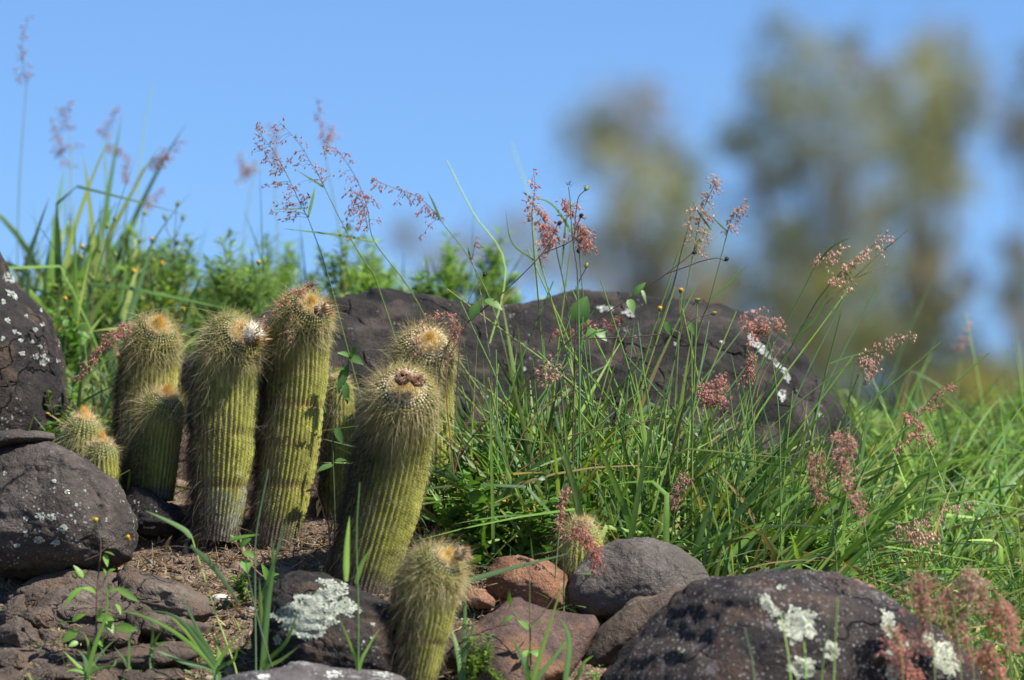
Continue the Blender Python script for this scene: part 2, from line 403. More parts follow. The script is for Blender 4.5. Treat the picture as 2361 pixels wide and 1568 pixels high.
def rock(name, label, poly, Yc, half, mat, parent=None, group=None, cat='rock', **kw):
    grow = kw.pop('grow', 1.0); poly = np.array(poly, float); poly = poly.mean(0) + (poly - poly.mean(0)) * grow
    P, F = rockgeo(poly, Yc, half, **kw); a = Acc(); a.add(P, T=F, col=(.5, .5, .5))
    org = np.array([P[:, 0].mean(), P[:, 1].mean(), P[:, 2].min()])
    if parent is None:
        o = solo(name, a, mat, label, cat, org, group)
    else: o = part(name, a, mat, parent)
    o['_'] = 0; del o['_']
    ROCKBVH[o.name] = BVHTree.FromPolygons([tuple(v) for v in P], [tuple(f) for f in F.tolist()])
    return o
def onrock(o, px, py):
    d = W(px, py, 0.0) - CAM; h = ROCKBVH[o.name].ray_cast(Vector(CAM), Vector(nrm(d)))
    return (np.array(h[0]), np.array(h[1])) if h[0] is not None else (None, None)
def lichen(o, spec, seed=1, col=(.62, .66, .56), lob=5.0, lift=.0008, name='lichen'):
    """leafy lichen: overlapping lobes lying on the stone. spec: (px,py,rx,ry,rot)"""
    r = np.random.default_rng(seed); a = Acc(); n = 0
    for (cx, cy, rx, ry, rot) in spec:
        m = int(max(8, 3.2 * rx * ry / (lob * lob)))
        for k in range(m):
            th = r.uniform(0, 2 * np.pi); q = math.sqrt(r.uniform(0, 1))
            edge = .86 + .22 * math.sin(th * 5 + seed) * r.uniform(.3, 1) + .1 * math.sin(th * 13 + seed * 3)
            q *= edge; u, v = rx * q * math.cos(th), ry * q * math.sin(th)
            X = cx + u * math.cos(rot) - v * math.sin(rot); Yp = cy + u * math.sin(rot) + v * math.cos(rot)
            h, nn = onrock(o, X, Yp)
            if h is None or nn[1] > .25: continue
            s = MPX(h[1]) * lob * r.uniform(.5, 1.25)
            A = nrm(np.cross(nn, r.normal(size=3))); B = np.cross(nn, A)
            kk = 8; ang = np.linspace(0, 2 * np.pi, kk, endpoint=False)
            rr = s * (1 + .3 * r.normal(size=kk)).clip(.4, 1.6)
            ring = h + nn * (lift * .3) + rr[:, None] * (np.cos(ang)[:, None] * A + np.sin(ang)[:, None] * B) * [1, 1, 1] + nn * (r.uniform(0, 1.2, (kk, 1)) * lift)
            ctr = h + nn * lift * r.uniform(.6, 1.8)
            c = np.array(col) * r.uniform(.55, 1.2) * (.8 if q < .4 else 1)
            a.add(np.vstack([[ctr], ring]), T=[[0, 1 + i, 1 + (i + 1) % kk] for i in range(kk)], col=c)
            n += 1
    if n: return part(name, a, M_LICH, o, flat=False, kind='stuff')

RK_BLACK = rockmat('rock_black', (.013, .012, .012), (.028, .024, .023), (.06, .047, .04), speck=.25, stain=(.085, .058, .04), seed=1, crack=9)
RK_BACK = rockmat('rock_back', (.010, .0092, .0086), (.025, .0218, .0198), (.054, .0455, .040), speck=.12, stain=(.066, .052, .043), seed=2, crack=5)
RK_GREY = rockmat('rock_grey', (.085, .073, .064), (.142, .124, .109), (.205, .181, .158), speck=.2, seed=3, crack=0)
RK_LEFT = rockmat('rock_left', (.042, .034, .030), (.085, .070, .061), (.135, .113, .098), speck=.35, speckcol=(.45, .46, .42), seed=4, crack=2.6)
RK_BROWN = rockmat('rock_brown', (.06, .044, .034), (.12, .09, .068), (.2, .155, .12), seed=5, stain=(.21, .125, .07), pat=.15, patcol=(.26, .24, .2))
RK_STRATA = rockmat('rock_strata', (.055, .041, .032), (.115, .090, .071), (.2, .164, .132), seed=6, stain=(.13, .088, .06), crack=14)
RK_ORANGE = rockmat('rock_orange', (.14, .066, .038), (.26, .132, .077), (.36, .205, .128), seed=7, speck=.3, speckcol=(.55, .4, .3))
RK_RED = rockmat('rock_red', (.06, .04, .036), (.12, .08, .066), (.2, .125, .09), seed=8, stain=(.23, .12, .065))
RK_SPECK = rockmat('rock_speckled', (.018, .0155, .016), (.04, .034, .033), (.085, .065, .056), speck=1.0, speckcol=(.27, .265, .255), pat=.3, patcol=(.15, .13, .128), stain=(.08, .052, .038), seed=9, crack=6)
RK_FRONT = rockmat('rock_front', (.06, .053, .053), (.11, .098, .098), (.17, .155, .152), speck=.5, speckcol=(.5, .5, .48), pat=.3, patcol=(.3, .29, .28), seed=10)

r_back = rock('boulder', 'huge dark boulder behind the cacti and the tall grass',
    [(470, 815), (560, 745), (640, 700), (760, 682), (900, 668), (1060, 659), (1200, 664), (1350, 688), (1500, 706), (1620, 722), (1700, 752), (1780, 815), (1850, 905), (1912, 970), (1952, 1060), (1965, 1150), (1940, 1280), (1700, 1370), (1300, 1370), (1000, 1330), (700, 1200), (450, 1020), (415, 880)],
    1.08, .34, RK_BACK, sub=7, rough=.016, fac=22, lean=.18, seed=11, fine=.014, box=.9, layers=.035, sharp=40, grow=1.02)
r_left = rock('boulder', 'rounded brown-grey boulder with pale lichen spots beside the two smallest cacti',
    [(-70, 1110), (-30, 1030), (40, 1005), (130, 1015), (200, 1045), (260, 1105), (298, 1180), (306, 1230), (290, 1280), (225, 1312), (120, 1325), (20, 1318), (-50, 1270), (-80, 1190)],
    .34, .12, RK_LEFT, sub=6, rough=.035, fac=7, lean=.2, seed=21, fine=.016, layers=.03)
r_flake = rock('stone', 'thin flat stone lying on top of the rounded lichen-spotted boulder',
    [(-30, 1000), (30, 990), (90, 991), (128, 1000), (132, 1014), (90, 1026), (30, 1030), (-30, 1040)], .36, .06, RK_LEFT, sub=5, rough=.06, fac=10, lean=.6, seed=23, fine=.02)
r_up = rock('boulder', 'dark boulder dotted with white lichen at the left edge above the small cacti',
    [(-170, 640), (-60, 560), (-5, 575), (20, 640), (60, 690), (110, 740), (142, 790), (152, 840), (152, 920), (140, 1040), (60, 1120), (-100, 1120), (-190, 900)],
    .78, .14, RK_BLACK, sub=6, rough=.03, fac=9, lean=.15, seed=31, fine=.014)
r_lich = rock('boulder', 'round black boulder half covered in white leafy lichen beside the front cactus',
    [(605, 1490), (612, 1430), (640, 1370), (690, 1338), (760, 1330), (830, 1350), (880, 1395), (912, 1445), (915, 1490), (895, 1545), (820, 1590), (700, 1600), (640, 1570)],
    .03, .095, RK_BLACK, sub=6, rough=.04, fac=9, lean=.2, seed=41, fine=.02, layers=.04, grow=1.1)
r_frontflat = rock('boulder', 'flat-topped grey rock along the bottom edge in front of the white-lichened boulder',
    [(440, 1600), (500, 1548), (580, 1530), (680, 1524), (780, 1532), (880, 1538), (940, 1556), (960, 1600), (900, 1680), (600, 1690), (460, 1660)],
    -.16, .1, RK_FRONT, sub=5, rough=.06, fac=8, lean=.5, seed=51, fine=.02)
r_orange = rock('stone', 'orange-brown stone with one face in shadow behind the front cactus',
    [(1128, 1320), (1150, 1288), (1200, 1282), (1262, 1296), (1305, 1325), (1318, 1360), (1318, 1410), (1250, 1420), (1170, 1412), (1132, 1380)],
    .24, .055, RK_ORANGE, sub=6, rough=.03, fac=9, lean=.35, seed=61, fine=.018, sharp=60)
r_grey = rock('stone', 'smooth rounded grey stone in front of the grass, beside the orange-brown stone',
    [(1318, 1385), (1325, 1325), (1360, 1275), (1420, 1248), (1490, 1241), (1560, 1258), (1605, 1295), (1628, 1340), (1628, 1390), (1560, 1420), (1450, 1432), (1360, 1425)],
    .22, .085, RK_GREY, sub=6, rough=.03, fac=5, lean=.2, seed=71, fine=.013)
r_long = rock('stone', 'long brown stone lying aslant between the grey stone and the speckled boulder',
    [(1345, 1520), (1370, 1460), (1420, 1410), (1490, 1365), (1560, 1336), (1620, 1328), (1634, 1345), (1600, 1400), (1540, 1450), (1470, 1500), (1400, 1538), (1355, 1545)],
    .13, .06, RK_BROWN, sub=6, rough=.03, fac=5, lean=.25, seed=81, fine=.01)
r_speck = rock('boulder', 'large speckled dark boulder in the lower right foreground with round white lichens',
    [(1370, 1620), (1410, 1545), (1470, 1480), (1540, 1420), (1620, 1365), (1700, 1322), (1780, 1298), (1850, 1302), (1920, 1330), (2000, 1372), (2080, 1415), (2150, 1460), (2205, 1515), (2240, 1570), (2250, 1660), (2100, 1760), (1700, 1780), (1450, 1740)],
    -.1, .17, RK_SPECK, sub=6, rough=.03, fac=9, lean=.25, seed=91, fine=.015, layers=.04, grow=1.06)
r_red = rock('slab', 'flat reddish rock slab right of the front cactus base',
    [(1010, 1500), (1045, 1440), (1110, 1400), (1190, 1378), (1280, 1398), (1375, 1412), (1380, 1440), (1340, 1500), (1310, 1560), (1200, 1640), (1040, 1620)],
    .09, .075, RK_RED, sub=5, rough=.03, fac=9, lean=.75, seed=101, fine=.012)
r_osm = rock('stone', 'small flat ochre stone wedged between the front cactus and the orange-brown stone',
    [(1062, 1372), (1085, 1352), (1120, 1358), (1142, 1382), (1138, 1402), (1090, 1404), (1064, 1395)], .2, .03, RK_ORANGE, sub=4, rough=.05, fac=9, lean=.6, seed=111)
r_ofar = rock('stone', 'pale ochre stone half hidden in grass behind the speckled boulder',
    [(1925, 1360), (1940, 1338), (1975, 1332), (2010, 1350), (2020, 1380), (1980, 1395), (1935, 1390)], .12, .04, RK_ORANGE, sub=4, rough=.05, fac=7, lean=.5, seed=121)
r_bark = rock('stone', 'dark ridged stone in the shade between the lichen-spotted boulder and the cacti',
    [(285, 1150), (310, 1122), (350, 1135), (400, 1165), (430, 1195), (440, 1230), (400, 1250), (330, 1240), (290, 1200)], .5, .05, RK_BLACK, sub=5, rough=.05, fac=7, lean=.5, seed=131, layers=.12)
# broken bedrock, lower left: one rock split into slabs
def Z(pts): return [(x * .2799, 1248 + y * .2799) for x, y in pts]
bed = thing('bedrock', 'broken brown bedrock split into angular slabs below the lichen-spotted boulder', 'rock', GP(150, .16))
slabs = [
 ([(200, 430), (300, 310), (560, 255), (800, 235), (1015, 285), (1030, 380), (950, 440), (700, 420), (500, 420), (330, 450)], .27, .04, .7),
 ([(1035, 300), (1100, 238), (1300, 310), (1560, 400), (1700, 470), (1745, 600), (1650, 670), (1400, 650), (1130, 600), (1055, 500)], .24, .05, .8),
 ([(195, 640), (260, 560), (400, 555), (472, 640), (445, 730), (300, 715)], .17, .03, .5),
 ([(430, 570), (700, 500), (940, 485), (1095, 560), (1080, 640), (820, 720), (620, 700), (480, 640)], .19, .035, .7),
 ([(15, 640), (90, 510), (200, 450), (215, 590), (190, 650), (60, 720)], .2, .035, .4),
 ([(35, 720), (150, 635), (335, 735), (360, 850), (200, 880), (70, 820)], .13, .035, .5),
 ([(350, 740), (500, 760), (490, 860), (390, 900), (345, 850)], .13, .025, .4),
 ([(1110, 590), (1500, 640), (1720, 690), (1650, 800), (1400, 830), (1130, 740)], .16, .04, .5),
 ([(205, 410), (370, 390), (395, 540), (300, 570), (205, 520)], .23, .025, .3),
 ([(600, 720), (900, 680), (1120, 730), (1100, 850), (800, 880), (620, 830)], .13, .035, .6),
 ([(-60, 920), (150, 905), (265, 975), (280, 1070), (120, 1110), (-60, 1090)], .06, .04, .8),
 ([(290, 1060), (420, 1015), (610, 1060), (640, 1130), (450, 1180), (300, 1150)], .03, .035, .8),
 ([(870, 980), (1140, 870), (1550, 840), (1650, 930), (1500, 1000), (1200, 1070), (1000, 1100), (880, 1050)], .07, .045, .9),
 ([(-80, 1060), (90, 1040), (180, 1100), (160, 1220), (-80, 1240)], .0, .04, .9),
 ([(400, 920), (620, 900), (700, 980), (640, 1040), (450, 1010)], .07, .03, .7),
 ([(1000, 1110), (1250, 1070), (1450, 1060), (1500, 1130), (1300, 1200), (1050, 1190)], .02, .03, .9),
]
for k, (pl, yc, hf, ln) in enumerate(slabs):
    pl = np.array(Z(pl)); pl = pl.mean(0) + (pl - pl.mean(0)) * 1.16
    rock('slab', None, pl, yc, hf, RK_STRATA, parent=bed, sub=5, rough=.045, fac=17, lean=ln, seed=200 + k * 7, fine=.03, layers=.1, sharp=45)
rock('slab', None, [(0, 1420), (40, 1375), (110, 1350), (300, 1345), (420, 1375), (480, 1420), (450, 1490), (300, 1520), (120, 1510), (10, 1490)], .235, .07, RK_STRATA, parent=bed, sub=6, rough=.05, fac=17, lean=.55, seed=333, fine=.03, layers=.08, sharp=45)
rock('slab', None, [(-60, 1530), (60, 1500), (250, 1500), (440, 1505), (470, 1560), (400, 1640), (100, 1640), (-60, 1620)], .07, .06, RK_STRATA, parent=bed, sub=6, rough=.06, fac=17, lean=.8, seed=344, fine=.03, layers=.1, sharp=45)

# lichens
lichen(r_lich, [(700, 1402, 70, 30, -.55), (762, 1368, 58, 18, -.4), (690, 1440, 44, 24, -.2), (795, 1398, 34, 22, .3), (735, 1420, 55, 34, -.3), (690, 1455, 26, 14, .4), (720, 1458, 34, 18, -.2), (655, 1408, 34, 12, -.5), (760, 1345, 34, 10, .15), (640, 1475, 9, 12, 0), (830, 1410, 6, 4, 0), (860, 1440, 5, 4, 0)], 3, (.35, .38, .31), 3.4)
lichen(r_speck, [(1840, 1440, 46, 44, 0), (1768, 1392, 14, 26, -.5), (1790, 1412, 16, 12, .5), (1915, 1500, 21, 24, 0), (2050, 1440, 18, 40, -.3), (2070, 1500, 26, 30, 0), (2180, 1520, 30, 50, -.4), (2060, 1550, 20, 26, 0), (1850, 1540, 34, 26, 0), (1800, 1355, 10, 6, 0), (1570, 1500, 9, 7, 0), (2140, 1475, 14, 20, 0)], 5, (.38, .40, .31), 3.1)
lichen(r_left, [(95, 1190, 13, 8, 0), (118, 1193, 10, 8, 0), (145, 1218, 11, 9, 0), (60, 1195, 7, 5, 0), (128, 1252, 10, 8, 0), (90, 1245, 12, 8, 0), (40, 1258, 8, 5, 0), (12, 1092, 5, 5, 0), (125, 1110, 5, 4, 0), (155, 1135, 6, 5, 0), (195, 1132, 3, 3, 0), (245, 1198, 4, 4, 0), (60, 1230, 5, 8, 0), (175, 1165, 3, 3, 0)], 7, (.42, .44, .37), 2.6)
lichen(r_up, [(22, 640, 20, 13, .3), (28, 680, 16, 8, .5), (100, 830, 13, 14, .3), (82, 822, 7, 6, 0), (50, 815, 7, 6, 0), (80, 760, 6, 6, 0), (35, 765, 6, 4, 0), (48, 785, 5, 5, 0), (8, 695, 6, 8, 0), (18, 740, 6, 5, 0), (98, 748, 6, 5, 0), (133, 832, 5, 5, 0), (92, 800, 7, 5, 0), (5, 780, 4, 5, 0), (60, 730, 5, 4, 0), (44, 770, 5, 4, 0), (75, 790, 4, 4, 0), (95, 715, 3, 3, 0)], 9, (.36, .38, .34), 2.8)
lichen(r_back, [(1735, 785, 10, 20, -.55), (1760, 808, 9, 24, -.7), (1790, 838, 8, 22, -.6), (1812, 865, 7, 20, -.45), (1803, 910, 9, 14, -.2), (1890, 955, 7, 7, 0), (1395, 712, 20, 8, .1), (1450, 722, 14, 10, .2), (1665, 790, 5, 4, 0), (1560, 795, 4, 4, 0), (1480, 890, 5, 6, 0), (1640, 905, 4, 4, 0), (1210, 850, 4, 4, 0)], 11, (.42, .43, .4), 3.2)
lichen(r_frontflat, [(770, 1556, 26, 10, 0), (610, 1562, 20, 7, 0), (880, 1556, 22, 7, 0), (850, 1540, 12, 4, 0)], 13, (.6, .61, .57), 4.5)

# loose pebbles
pebs = [((655, 1335), 24, 30, (.17, .13, .1), 'smooth brown egg-shaped pebble beside the white-lichened boulder'),
        ((548, 1320), 26, 24, (.18, .12, .1), 'flat reddish-brown pebble on the soil in front of the cacti'),
        ((508, 1382), 24, 12, (.5, .45, .4), 'whitish curved chip of stone on the soil'),
        ((270, 1290), 16, 11, (.2, .14, .1), 'small round brown pebble under the lichen-spotted boulder edge'),
        ((285, 1318), 14, 7, (.16, .15, .14), 'small flat grey pebble on top of the broken bedrock'),
        ((1010, 1372), 18, 14, (.22, .13, .08), 'small rusty pebble behind the front cactus'),
        ((930, 1348), 18, 13, (.2, .13, .09), 'small brown pebble between the leaning cactus and the front cactus'),
        ((470, 1310), 14, 10, (.24, .19, .15), 'small tan pebble at the foot of the second row of cacti'),
        ((600, 1415), 17, 9, (.3, .22, .17), 'pinkish flat pebble left of the white-lichened boulder'),
        ((412, 1120), 24, 14, (.34, .25, .19), 'pale pinkish stone in the sunlit gap between two cacti'),
        ((1150, 1418), 18, 9, (.12, .1, .09), 'dark flat chip on top of the reddish slab')]
for k, ((x, y), w, h, c, lb) in enumerate(pebs):
    yy = YG(x, y + h * .6) if k not in (10,) else .2
    V, F = ico(3); r_ = np.random.default_rng(400 + k); s = MPX(yy)
    P = V * np.array([w, (w + h) * .5, h]) * s; P = P * (1 + .12 * fbm(V * 1.6 + k, 3, k))[:, None]
    ct = W(x, y, yy + .01); a = Acc(); a.add(P + ct, T=F, col=c)
    solo('pebble', a, M_PEB, lb, 'pebble', ct - [0, 0, h * s], 'loose pebbles on the soil')
# gravel and litter: nobody could count them
r_ = np.random.default_rng(55); n = 7500
px = r_.uniform(-60, 1250, n); yy = r_.uniform(-.25, .75, n); x = (px - PW / 2) * KPX * (yy + DIST)
s = np.exp(r_.normal(-6.35, .45, n)).clip(.0008, .006)
a = Acc(); base = np.array([[.17, .125, .085], [.23, .175, .125], [.10, .068, .046], [.30, .25, .195], [.15, .095, .065]])
blobs(a, np.stack([x, yy, gz(x, yy) + s * .35], 1), s, base[r_.integers(0, 5, n)] * r_.uniform(.6, 1.2, (n, 1)), 1, .16, r_.uniform(.55, 1.2, (n, 3)), r_)
n = 420; px = r_.uniform(-40, 1150, n); yy = r_.uniform(-.2, .5, n); x = (px - PW / 2) * KPX * (yy + DIST); s = np.exp(r_.normal(-5.2, .4, n)).clip(.003, .012)
blobs(a, np.stack([x, yy, gz(x, yy) + s * .2], 1), s, base[r_.integers(0, 5, n)] * r_.uniform(.5, 1.4, (n, 1)), 2, .07, r_.uniform(.4, 1.3, (n, 3)), r_)
solo('gravel', a, M_PEB, 'fine gravel and crumbs of stone strewn over the soil', 'gravel', kind='stuff', flat=True)
a = Acc()
for k in range(800):
    px, yy = r_.uniform(200, 1250), r_.uniform(0, .5); p = GP(px, yy) + [0, 0, .003]; L = r_.uniform(.015, .06); th = r_.uniform(0, 6.3)
    d = np.array([math.cos(th), math.sin(th) * .8, r_.normal() * .25]); q = p + d * L; q[2] = max(q[2], gz(q[0], q[1]) + .002)
    mid = (p + q) / 2 + r_.normal(size=3) * .004 + [0, 0, .004]
    tube(a, smooth([p, mid, q], 5), np.linspace(.0011, .0005, 5), 4, np.array([.3, .22, .14]) * r_.uniform(.4, 1.5))
n = 1100; px = r_.uniform(200, 1250, n); yy = r_.uniform(0, .5, n); x = (px - PW / 2) * KPX * (yy + DIST)
D = np.stack([r_.normal(size=n), r_.normal(size=n), np.abs(r_.normal(size=n)) * .4], 1)
blades(a, np.stack([x, yy, gz(x, yy) + .003], 1), D, r_.uniform(.008, .03, n), r_.uniform(.003, .008, n), r_.normal(size=(n, 3)) * .3, np.array([.32, .23, .14]) * r_.uniform(.4, 1.3, (n, 1)), 4, .3, .4, r_)
solo('litter', a, M_DRY, 'dry straw, twigs and dead leaves lying on the soil', 'litter', kind='stuff')

# ------------------------------------------------------------------ cacti
def cactus(label, path, radii, seed, nrib=30, dome=.85, hair=1.0, bands=(), grey=0.0, hairlen=1.0, crown=1.0, tuft=1.0, lichened=False, dark=1.0, woolr=.5):
    """path: (px,py,Y) base -> crown centre; radii: px along the path (the crown closes by itself)"""
    r = np.random.default_rng(seed)
    C0 = WP(path, 0); C = smooth(C0, 240)
    seg = np.r_[0, np.cumsum(np.linalg.norm(np.diff(C, axis=0), axis=1))]; L = seg[-1]
    ns = int(L / .0019); sL = np.linspace(0, 1, ns); Ym = np.mean([p[2] for p in path]); s1 = MPX(Ym)
    rp = np.interp(sL, np.linspace(0, 1, len(radii)), np.array(radii, float)) * s1
    k = np.ones(9) / 9; rp = np.convolve(np.pad(rp, 4, 'edge'), k, 'valid')
    rtop = rp[-1]; hd = dome * rtop * 1.15
    dist = (1 - sL) * L
    # denser rings near the crown
    sL = np.concatenate([sL[dist > hd], 1 - hd / L * (1 - np.sin(np.linspace(0, np.pi / 2, 60)))])
    dist = (1 - sL) * L; rp = np.interp(sL, np.linspace(0, 1, len(rp)), rp)
    u = np.clip(1 - dist / hd, 0, 1); rad = rp * np.sqrt(np.maximum(1 - u ** 2.3, 0)) + 1e-4
    P = np.stack([np.interp(sL * L, seg, C[:, i]) for i in range(3)], 1)
    T = nrm(np.gradient(P, axis=0)); Tm = T.copy()
    for _ in range(12): Tm[1:-1] = (Tm[:-2] + Tm[1:-1] + Tm[2:]) / 3
    T = nrm(Tm); A = nrm(np.cross(T, [0.0, 1.0, 0.05])); B = np.cross(T, A)
    nt_ = nrib * 6; th = np.linspace(0, 2 * np.pi, nt_, endpoint=False)
    # surface arc from the crown for areole spacing
    ds = np.hypot(np.diff(P @ np.array([0, 0, 0]) if False else np.linalg.norm(P - P[0], axis=1)), np.diff(rad))
    arc = np.r_[np.cumsum(ds[::-1])[::-1], 0.0]
    sp = .0046; ph = arc / sp
    env = np.clip(rad / rtop, .25, 1)
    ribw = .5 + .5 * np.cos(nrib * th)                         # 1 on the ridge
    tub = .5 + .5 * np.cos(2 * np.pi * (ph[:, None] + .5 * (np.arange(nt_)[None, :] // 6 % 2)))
    wob = .035 * fbm(np.stack(np.broadcast_arrays(np.cos(th)[None] * 1.2, np.sin(th)[None] * 1.2, (sL * L / rtop)[:, None]), -1), 3, seed)
    con = np.ones(len(sL))
    for (bp, w, dp) in bands: con -= dp * np.exp(-((sL - bp) / w) ** 2)
    rr = rad[:, None] * con[:, None] * (1 + wob) * (1 - .10 * (1 - ribw[None]) ** 1.3 - .075 * (1 - tub) * ribw[None])
    dip = -.03 * rtop * np.clip(1 - rad / (rtop * .45), 0, 1)
    V = P[:, None] + T[:, None] * dip[:, None, None] + rr[..., None] * (np.cos(th)[None, :, None] * A[:, None] + np.sin(th)[None, :, None] * B[:, None])
    n1 = len(P)
    i, j = np.meshgrid(np.arange(n1 - 1), np.arange(nt_), indexing='ij'); j2 = (j + 1) % nt_
    Q = np.stack([i * nt_ + j, i * nt_ + j2, (i + 1) * nt_ + j2, (i + 1) * nt_ + j], -1).reshape(-1, 4)
    # colour: fresh green crown, yellow-green column, brown rings, corky foot
    q = V / .03; nz = fbm(q, 3, seed + 1)[..., None]
    f = (arc / rtop)[:, None, None]
    fresh = np.array([.15, .20, .045]); yel = np.array([.46, .46, .075]); old = np.array([.18, .165, .06]); cork = np.array([.16, .13, .09])
    g = np.clip((f - .8) / 1.5, 0, 1); c = fresh * (1 - g) + yel * g
    g = np.clip((.2 - sL) / .2, 0, 1)[:, None, None]; c = c * (1 - g) + old * g
    g = np.clip((.09 - sL) / .07 + nz[..., 0] * .4, 0, 1)[..., None] if False else np.clip((.13 - sL)[:, None] / .09 + nz[..., 0] * .35, 0, 1)[..., None]
    c = c * (1 - g) + cork * g
    c = c * (1 + .22 * nz) 
    c = c * (.55 + .45 * ribw[None, :, None]) * (.6 + .4 * tub)[..., None]                   # colour darkens in the grooves and between tubercles
    for (bp, w, dp) in bands:
        g = np.exp(-((sL - bp) / (w * 1.1)) ** 2)[:, None, None] * .5 * np.clip(.6 + nz, 0, 1); c = c * (1 - g) + np.array([.23, .105, .04]) * g
    ar = (np.maximum(tub - .55, 0) * 2.2 * (ribw[None] > .95))[..., None] * .7
    c = c * (1 - ar) + np.array([.5, .44, .27]) * ar
    if lichened:
        g = np.clip((fbm(q * [5, 5, 2.5], 4, seed + 5, .65) + .55 - np.abs(sL - .17)[:, None] * 7) * 2.5, 0, 1)[..., None] * .75 * (.35 + .65 * ribw[None, :, None])
        c = c * (1 - g) + np.array([.36, .38, .33]) * g
    base = P[0] - T[0] * 0
    t = thing('cactus', label, 'cactus', base, 'columnar cacti among the rocks')
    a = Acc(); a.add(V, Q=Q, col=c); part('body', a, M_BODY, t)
    # spines
    na = int(arc[0] / sp); aa = (np.arange(na) + .5) * sp
    ia = np.interp(aa, arc[::-1], np.arange(n1)[::-1])
    bB, bD, bL, bC, bb, bW = [], [], [], [], [], []
    wP, wR = [], []
    for jr in range(nrib):
        col_i = jr * 6; Nn = np.cos(th[col_i]) * A + np.sin(th[col_i]) * B
        fi = ia + r.normal(size=na) * .4; fi = np.clip(fi, 0, n1 - 1.001); i0 = fi.astype(int)
        pos = V[i0, col_i]; N0 = Nn[i0]; T0 = T[i0]; Bt = np.cross(T0, N0)
        fd = aa / rtop                                           # distance from the crown in radii
        # crowded ribs at the crown: thin out
        keep = r.uniform(size=na) < np.clip(rad[i0] / rtop * 1.6, .12, 1)
        u0 = np.clip(1 - dist[i0] / hd, 0, 1); Ns = nrm(N0 * (1 - u0[:, None] ** 2) + T0 * (u0[:, None] * 1.0))
        shade = np.clip(.5 - N0[:, 0] * .7, 0, 1)                # shade side: more bristles, their darker colour partly painted-in shade
        core = dist[i0] < hd * .27                               # the woolly eye itself carries no long spines
        for s in range(15):
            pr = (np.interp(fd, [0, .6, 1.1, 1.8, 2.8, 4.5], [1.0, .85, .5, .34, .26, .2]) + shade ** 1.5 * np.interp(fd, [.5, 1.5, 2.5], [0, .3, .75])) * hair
            pr = pr * (1.15 if s % 3 == 0 else .85)
            m = keep & (r.uniform(size=na) < pr) & ~(core & (s > 1))
            n = int(m.sum())
            if not n: continue
            F = fd[m][:, None]; sh = shade[m]
            up = np.interp(F, [.3, .8, 1.6, 2.4], [.75, .3, -.35, -.6]) + r.normal(size=(n, 1)) * .36
            out = np.interp(F, [.8, 2.2], [.9, .5]) * r.uniform(.5, 1.2, (n, 1))
            if s < 3: out = out * 1.45
            D = Ns[m] * out + T0[m] * up + Bt[m] * r.normal(size=(n, 1)) * .5
            top = np.clip(1.8 - F[:, 0], 0, 1)
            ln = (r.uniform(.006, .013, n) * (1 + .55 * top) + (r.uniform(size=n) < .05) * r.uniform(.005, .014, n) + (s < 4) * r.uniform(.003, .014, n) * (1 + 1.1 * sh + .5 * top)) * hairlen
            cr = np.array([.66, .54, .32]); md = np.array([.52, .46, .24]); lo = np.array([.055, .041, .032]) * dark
            g1 = np.clip((F - .7) / 1.2, 0, 1); g2 = np.clip((F - 2.3 + 2.4 * (sh[:, None] - .35)) / 1.8 + r.normal(size=(n, 1)) * .45, 0, 1)  # old bristles dark low down; shade-side darkening is painted into the colour
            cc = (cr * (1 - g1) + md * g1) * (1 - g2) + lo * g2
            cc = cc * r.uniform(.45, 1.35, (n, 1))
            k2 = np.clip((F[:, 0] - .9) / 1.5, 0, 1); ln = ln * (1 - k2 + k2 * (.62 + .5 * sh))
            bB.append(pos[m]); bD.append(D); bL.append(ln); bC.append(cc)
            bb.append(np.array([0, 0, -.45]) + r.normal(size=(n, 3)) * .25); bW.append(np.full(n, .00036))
        m = (fd < (1.25 if woolr > .6 else .75)) & keep
        wP.append(pos[m]); wR.append(np.interp(fd[m], [0, .35, woolr + .1, 1.25], [.0024, .0024, .0014, .0005]))
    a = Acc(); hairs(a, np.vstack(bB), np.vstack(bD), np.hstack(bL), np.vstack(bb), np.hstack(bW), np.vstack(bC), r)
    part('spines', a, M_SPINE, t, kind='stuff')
    # woolly crown and golden tuft
    wP = np.vstack(wP); wR = np.hstack(wR); a = Acc()
    blobs(a, wP, wR * crown, np.array([.74, .66, .52]) * r.uniform(.8, 1.1, (len(wP), 1)), 1, .25, None, r)
    n = int(1700 * crown); th2 = r.uniform(0, 6.283, n); rq = np.sqrt(r.uniform(0, 1, n)) * .46 * rtop
    Tt, At, Bt = T[-4], A[-4], B[-4]; cen = P[-1] + Tt * (-.03 * rtop)
    lathe(a, cen - Tt * .05 * rtop, Tt, [(-.10 * rtop, .47 * rtop), (-.01 * rtop, .40 * rtop), (.05 * rtop, .27 * rtop), (.08 * rtop, .12 * rtop), (.085 * rtop, .005 * rtop)], 22, (.76, .62, .47), .05)
    off = np.cos(th2)[:, None] * At + np.sin(th2)[:, None] * Bt
    hairs(a, cen + off * rq[:, None] - Tt * (rq ** 2 / rtop * .5)[:, None], Tt + off * .5 + r.normal(size=(n, 3)) * .5, r.uniform(.005, .010, n), r.normal(size=(n, 3)) * .5, .0008, np.array([.80, .66, .50]) * r.uniform(.75, 1.1, (n, 1)), r)
    part('wool', a, M_WOOL, t, kind='stuff')
    a = Acc(); n = int(520 * tuft)
